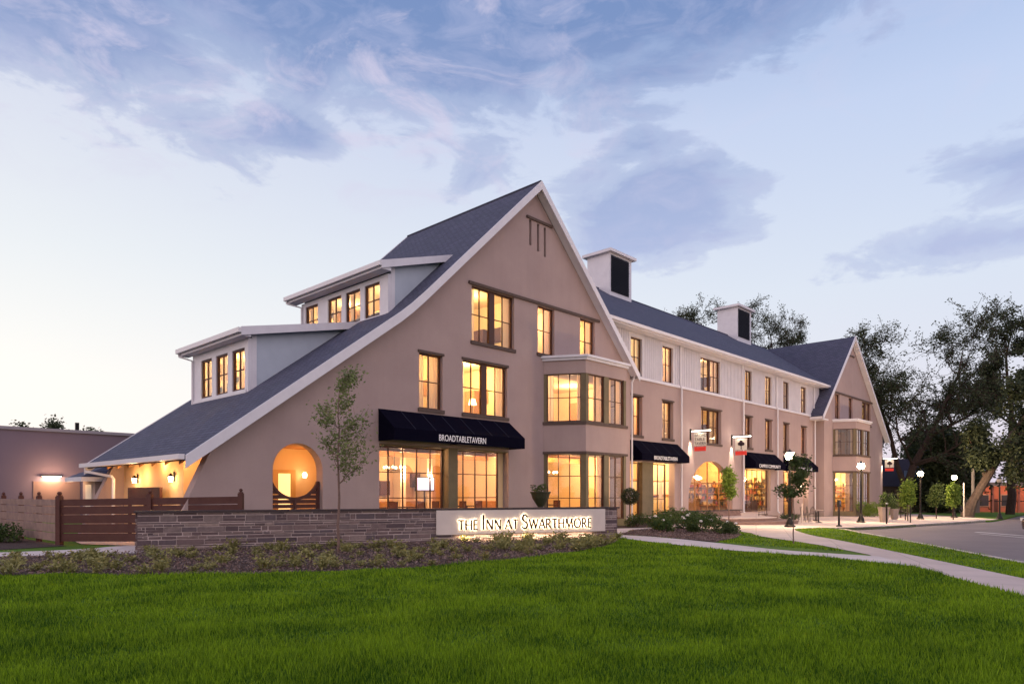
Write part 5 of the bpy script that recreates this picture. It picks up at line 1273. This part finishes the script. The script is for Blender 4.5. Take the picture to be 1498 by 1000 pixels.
# ================================================================== CAR at the right edge
def car(loc, rz):
    r = empty('parked_car', loc, R(rz), 'dark grey brown estate car at the right edge of the road', 'car')
    paint = mat('car_paint', (.10, .065, .06), .25, metal=.5, spec=.6); dark = mat('car_glass', (.01, .012, .018), .05, spec=.8); tyre = mat('tyre', (.012, .012, .012), .8); rim = mat('rim', (.45, .42, .42), .3, metal=.8)
    # cross-sections along x (front = 0), each: half width, sill z, belt z, roof half width, roof z
    S = [(0, .62, .34, .62, .60, .66), (.12, .80, .24, .74, .76, .80), (.55, .88, .22, .84, .80, .90), (1.15, .90, .22, .93, .80, 1.0), (1.55, .91, .22, .97, .72, 1.10), (2.15, .92, .22, 1.0, .64, 1.46), (2.9, .92, .22, 1.0, .66, 1.53), (3.7, .91, .22, 1.0, .64, 1.50), (4.25, .89, .24, .99, .60, 1.36), (4.55, .84, .28, .92, .66, 1.02), (4.66, .72, .36, .80, .60, .84)]
    m = MB(); ring = []
    for x, hw, zs, zb, hr_, zr in S: ring.append([(x, -hw*.93, zs), (x, -hw, zs+.2), (x, -hw, (zs+zb)/2+.1), (x, -hw*.96, zb), (x, -hr_, zr-.05), (x, -hr_*.75, zr), (x, hr_*.75, zr), (x, hr_, zr-.05), (x, hw*.96, zb), (x, hw, (zs+zb)/2+.1), (x, hw, zs+.2), (x, hw*.93, zs)])
    V = [p for q in ring for p in q]; n = 12; F_ = []; mi = []
    for i in range(len(ring)-1):
        for j in range(n):
            F_.append((i*n+j, i*n+(j+1) % n, (i+1)*n+(j+1) % n, (i+1)*n+j)); side_ = j in (3, 7); wind = i in (4, 7, 8) and j in (3, 4, 5, 6, 7)
            mi.append(1 if (side_ and 4 <= i <= 8) or wind else 0)
    F_.append(tuple(range(n))[::-1]); F_.append(tuple((len(ring)-1)*n+j for j in range(n))); mi += [0, 0]
    m.v = V; m.f = F_; m.mi = mi; m.build('body', [paint, dark], r, smooth=True)
    for x in (.92, 3.72):
        for s in (-1, 1):
            w_ = MB(); y = s*.83; k = 20
            P0 = [(x+.335*math.cos(2*math.pi*i/k), y-s*.11, .335+.335*math.sin(2*math.pi*i/k)) for i in range(k)]; P1 = [(a, y+s*.105, c) for a, b, c in P0]
            w_.solid(P0+P1, [tuple(range(k)), tuple(range(2*k-1, k-1, -1))]+[(i, (i+1) % k, k+(i+1) % k, k+i) for i in range(k)]); wo_ = w_.build('wheel', tyre, r)
            sp = MB()
            for a in range(5):
                t = a*2*math.pi/5+.3; c, s2 = math.cos(t), math.sin(t); pc = (-s2, c)
                sp.solid([(x+c*l+pc[0]*h*q, y+s*dd, .335+s2*l+pc[1]*h*q) for dd in (.106, .125) for (l, h, q) in ((.03, .05, -1), (.25, .03, -1), (.25, .03, 1), (.03, .05, 1))], [(0, 1, 2, 3), (7, 6, 5, 4), (0, 4, 5, 1), (1, 5, 6, 2), (2, 6, 7, 3), (3, 7, 4, 0)])
            sp.tube([(x+.255*math.cos(2*math.pi*i/24), y+s*.112, .335+.255*math.sin(2*math.pi*i/24)) for i in range(25)], .018, 5); sp.build('rim', rim, wo_)
    for s in (-1, 1):
        MB().cube(.06, .30, *sorted((s*.50, s*.80)), .60, .735).build('headlight', mat('headlight', (.7, .7, .7), .1), r)
        MB().cube(4.50, 4.64, *sorted((s*.48, s*.80)), .70, .86).build('tail_light', mat('tail_light', (.35, .02, .02), .2), r)
        MB().cube(1.75, 1.95, *sorted((s*.93, s*1.10)), .98, 1.12).build('mirror', paint, r)
    MB().cube(-.012, .05, -.42, .42, .40, .58).build('grille', black_metal, r)
    return r
car((35.9, 4.0, gz(35.2)-.122), -42)

# ================================================================== FAR BUILDINGS, RIGHT
fh = empty('far_house', (108, 23, -1.3), label='dark roofed low house behind the street lamps', cat='house')
far_wall = mat('far_wall', (.20, .15, .14), .9, (.16, .12, .11), .4); dark_roof = mat('dark_roof', (.030, .026, .045), .9)
FHR = Fr(-8.5, 7.5, 17, -15)      # front runs across the view
hb = MB(); hb.box(0, 18, 0, 4.0, 0, 9, FHR); hb.build('wall', far_wall, fh)
hb = MB(); A = [FHR(a, b, d) for a, b, d in ((-.6, 3.95, -.8), (18.6, 3.95, -.8), (18.6, 3.95, 9.8), (-.6, 3.95, 9.8), (2, 7.9, 4.5), (16.6, 7.9, 4.5))]
hb.solid(A, [(0, 1, 5, 4), (1, 2, 5), (2, 3, 4, 5), (3, 0, 4), (3, 2, 1, 0)]); hb.build('roof', dark_roof, fh)
hb = MB(); hb.solid([FHR(a, b, d) for d in (-3, 4) for a, b in ((8, 3.9), (15, 3.9), (11.5, 6.4))], [(0, 1, 2), (5, 4, 3), (0, 3, 4, 1), (1, 4, 5, 2), (2, 5, 3, 0)]); hb.build('gable', dark_roof, fh)
hb = MB(); hb.slab(lambda a, b, d=0: FHR(a, b, d), [(7.7, 3.85), (8.2, 3.85), (11.5, 6.3), (14.8, 3.85), (15.3, 3.85), (11.5, 6.65)], [], -3.15, -3.01); hb.build('gable_trim', mat('far_trim', (.35, .30, .32), .7), fh)
hb = MB(); hb.box(9.3, 13.8, 0, 3.85, -2.9, -.01, FHR); hb.build('porch', far_wall, fh)
for a, w_ in ((1.2, 1.6), (4.6, 1.5), (15.9, 1.3)):
    f_ = MB().box(a, a+w_, 1.3, 2.9, -.06, -.003, FHR).build('window', mat('far_trim', (1, 1, 1)), fh); MB().box(a+.12, a+w_-.12, 1.42, 2.78, -.075, -.062, FHR).build('pane', mat('far_pane', (.03, .03, .04), .2), f_)
hb = MB().box(7.4, 9.1, 5.2, 6.1, .3, .6, FHR).build('skylight', mat('far_blue', (.22, .30, .50), .4), fh)
rb = empty('red_building', (120, 18.5, -1.4), label='long low building glowing red at the right edge', cat='building')
red_w = mat('red_wall', (.42, .15, .10), .85, (.36, .12, .085), .3); FR_ = Fr(0, 0, 12, -11)
MB().box(0, 26, 0, 4.2, 4.5, 12, FR_).build('wall', red_w, rb); MB().box(-.5, 26.5, 4.2, 4.7, -.6, 12.4, FR_).build('roof', mat('red_roof', (.28, .20, .17), .8), rb)
for a in (0.2, 4.2, 8.2, 12.2, 16.2): MB().box(a, a+.3, 0, 4.19, -.1, .2, FR_).build('column', red_w, rb)
MB().box(0, 26, 1.9, 2.05, .2, .3, FR_).build('rail', black_metal, rb)
for a in (1.2, 5.2, 9.2, 13.2): f_ = MB().box(a, a+2.2, 1.1, 3.0, 4.40, 4.497, FR_).build('window', mat('red_frame', (.30, .20, .16), .7), rb); MB().box(a+.15, a+2.05, 1.25, 2.85, 4.36, 4.398, FR_).build('pane', mat('far_pane', (.03, .03, .04)), f_)
for a in (3.7, 11.7): MB().box(a, a+1.1, .02, 2.3, 4.42, 4.497, FR_).build('door', dark_wood, rb)
for a in (2.2, 6.4, 10.4): light('canopy_light', FR_(a, 3.5, 2.2), 210, (1, .55, .36), .2, rb)
MB().box(.2, 26, .01, .02, .3, 4.4, FR_).build('floor', pav, rb)
up_ = tag(MB().tube([(76.8, 13.2, -.6), (76.9, 13.2, 4.0)], .13, 8).build('utility_post', mat('pale_post', (.40, .36, .34), .8)), 'pale leaning post behind the fourth street lamp', 'post')
sw_ = tag(MB().tube([(71.2, 12.9, -.5), (71.2, 12.9, 2.6)], .06, 8).build('sign_post', mat('pale_post', (1, 1, 1))), 'thin pale post left of the leaning trunk', 'post')

# ================================================================== INSIDE THE RESTAURANT
def din_table(x, y, label, rd=.45):
    t_ = empty('dining_table', (x, y, .302), label=label, cat='table'); MB().lathe([(rd, .72), (rd, .76)], (0, 0, 0), 16).build('table_top', dark_wood, t_); MB().lathe([(.26, 0), (.04, .04), (.04, .72)], (0, 0, 0), 8).build('pedestal', dark_wood, t_)
def din_chair(x, y, rz, label):
    r = empty('dining_chair', (x, y, .302), R(rz), label, 'chair', 'dining chairs behind the tavern windows')
    for a, b in ((-.2, -.2), (.2, -.2), (-.2, .2), (.2, .2)): MB().cube(a-.02, a+.02, b-.02, b+.02, 0, .45).build('leg', dark_wood, r)
    MB().cube(-.23, .23, -.23, .23, .452, .50).build('seat', dark_wood, r); MB().cube(-.22, .22, .18, .23, .502, .98).build('backrest', dark_wood, r)
TB = [(16.9, 23.6, 'leftmost dining table behind the left tavern window'), (18.6, 23.9, 'dining table behind the right half of the left tavern window'), (20.9, 23.7, 'dining table at the left of the right tavern window'), (22.4, 24.2, 'dining table under the wall television'), (27.6, 23.6, 'dining table behind the lower corner bay')]
for i, (x, y, lb) in enumerate(TB):
    din_table(x, y, lb)
    for j, (ox, rz) in enumerate(((-.62, 90), (.62, -90))): din_chair(x+ox, y+.05, rz, '%s chair of the %s' % (('left', 'right')[j], lb))
def chandelier(x, y, z, label):
    r = empty('chandelier', (x, y, z), label=label, cat='chandelier'); MB().tube([(0, 0, .75), (0, 0, .05)], .012, 5).build('rod', black_metal, r)
    a_ = MB(); g_ = MB()
    for i in range(8):
        t = i*math.pi/4; a_.tube([(0, 0, 0), (.28*math.cos(t), .28*math.sin(t), -.06), (.45*math.cos(t), .45*math.sin(t), .04)], .012, 4); g_.lathe([(.02, .045), (.05, .08), (.05, .13), (.02, .16)], (.45*math.cos(t), .45*math.sin(t), 0), 8)
    a_.build('arms', black_metal, r); g_.build('bulbs', lamp_glow, r)
chandelier(18.9, 25.2, 2.7, 'many armed chandelier in the left tavern window')
chandelier(27.9, 23.8, 2.65, 'many armed chandelier in the lower corner bay')
chandelier(50.6, 23.9, 2.75, 'many armed chandelier in the shop window')
tv = empty('television', (22.3, 27.2, 1.75), label='bright television seen through the right tavern window', cat='television')
MB().cube(-.62, .62, 0, .06, 0, .72).build('case', black_metal, tv); MB().cube(-.57, .57, -.012, -.002, .05, .67).build('screen', mat('tv_screen', (.6, .7, 1), .3, emit=.7, ecol=(.55, .65, 1)), tv)
MB().cube(-.04, .04, .01, .05, -1.44, -.002).build('stand', black_metal, tv)
def lampstand(x, y, z, label, h=1.35):
    r = empty('floor_lamp', (x, y, z), label=label, cat='lamp', group='room lamps behind the upper windows'); MB().tube([(0, 0, 0), (0, 0, h-.25)], .02, 6).build('stem', black_metal, r)
    MB().lathe([(.20, h-.28), (.13, h)], (0, 0, 0), 14).build('lamp_shade', soft_glow, r)
for x, y, z, lb in ((22.0, 23.6, 7.76, 'glowing lamp in the wide third floor gable window'), (20.6, 23.4, 4.72, 'glowing lamp at the left of the wide second floor window'), (22.3, 23.7, 4.72, 'glowing lamp at the right of the wide second floor window'),
                     (26.1, 23.4, 7.76, 'glowing lamp in the third floor window above the bay'), (43.8, 24.2, 4.77, 'glowing lamp in the double window over the arch'), (59.9, 23.9, 8.22, 'glowing lamp in the last third floor wing window')): lampstand(x, y, z, lb)

grass([main_lawn, strip_poly], [], 420000, 3, 3.5, 30, 2.8, .06, .008, 'grass', .93)
# bark chips over the planting beds
def chips(poly, n, z, seed):
    rng = np.random.default_rng(seed); xs = [p[0] for p in poly]; ys = [p[1] for p in poly]; X = rng.uniform(max(min(xs), -3), max(xs), n); Y = rng.uniform(min(ys), min(max(ys), 25), n)
    c = np.zeros(n, bool); j = len(poly)-1
    for i in range(len(poly)):
        (xi, yi), (xj, yj) = poly[i], poly[j]
        if yi != yj: c ^= ((yi > Y) != (yj > Y)) & (X < (xj-xi)*(Y-yi)/(yj-yi)+xi)
        j = i
    X, Y = X[c], Y[c]; P = np.c_[X, Y, np.full(len(X), z)+rng.uniform(0, .02, len(X))]
    V = leaves(P, .07, rng, .45, -.1); V[:, 2] = np.maximum(V[:, 2], z-.003); return V
V = np.vstack([chips(bedp, 60000, .012, 1), chips(bed_isl, 14000, .022, 2)])
tag(raw_mesh('bark_chips', V, 4, mat('bark_chip', (.10, .062, .055), .95, island=(.28, .20, .18))), kind='stuff')
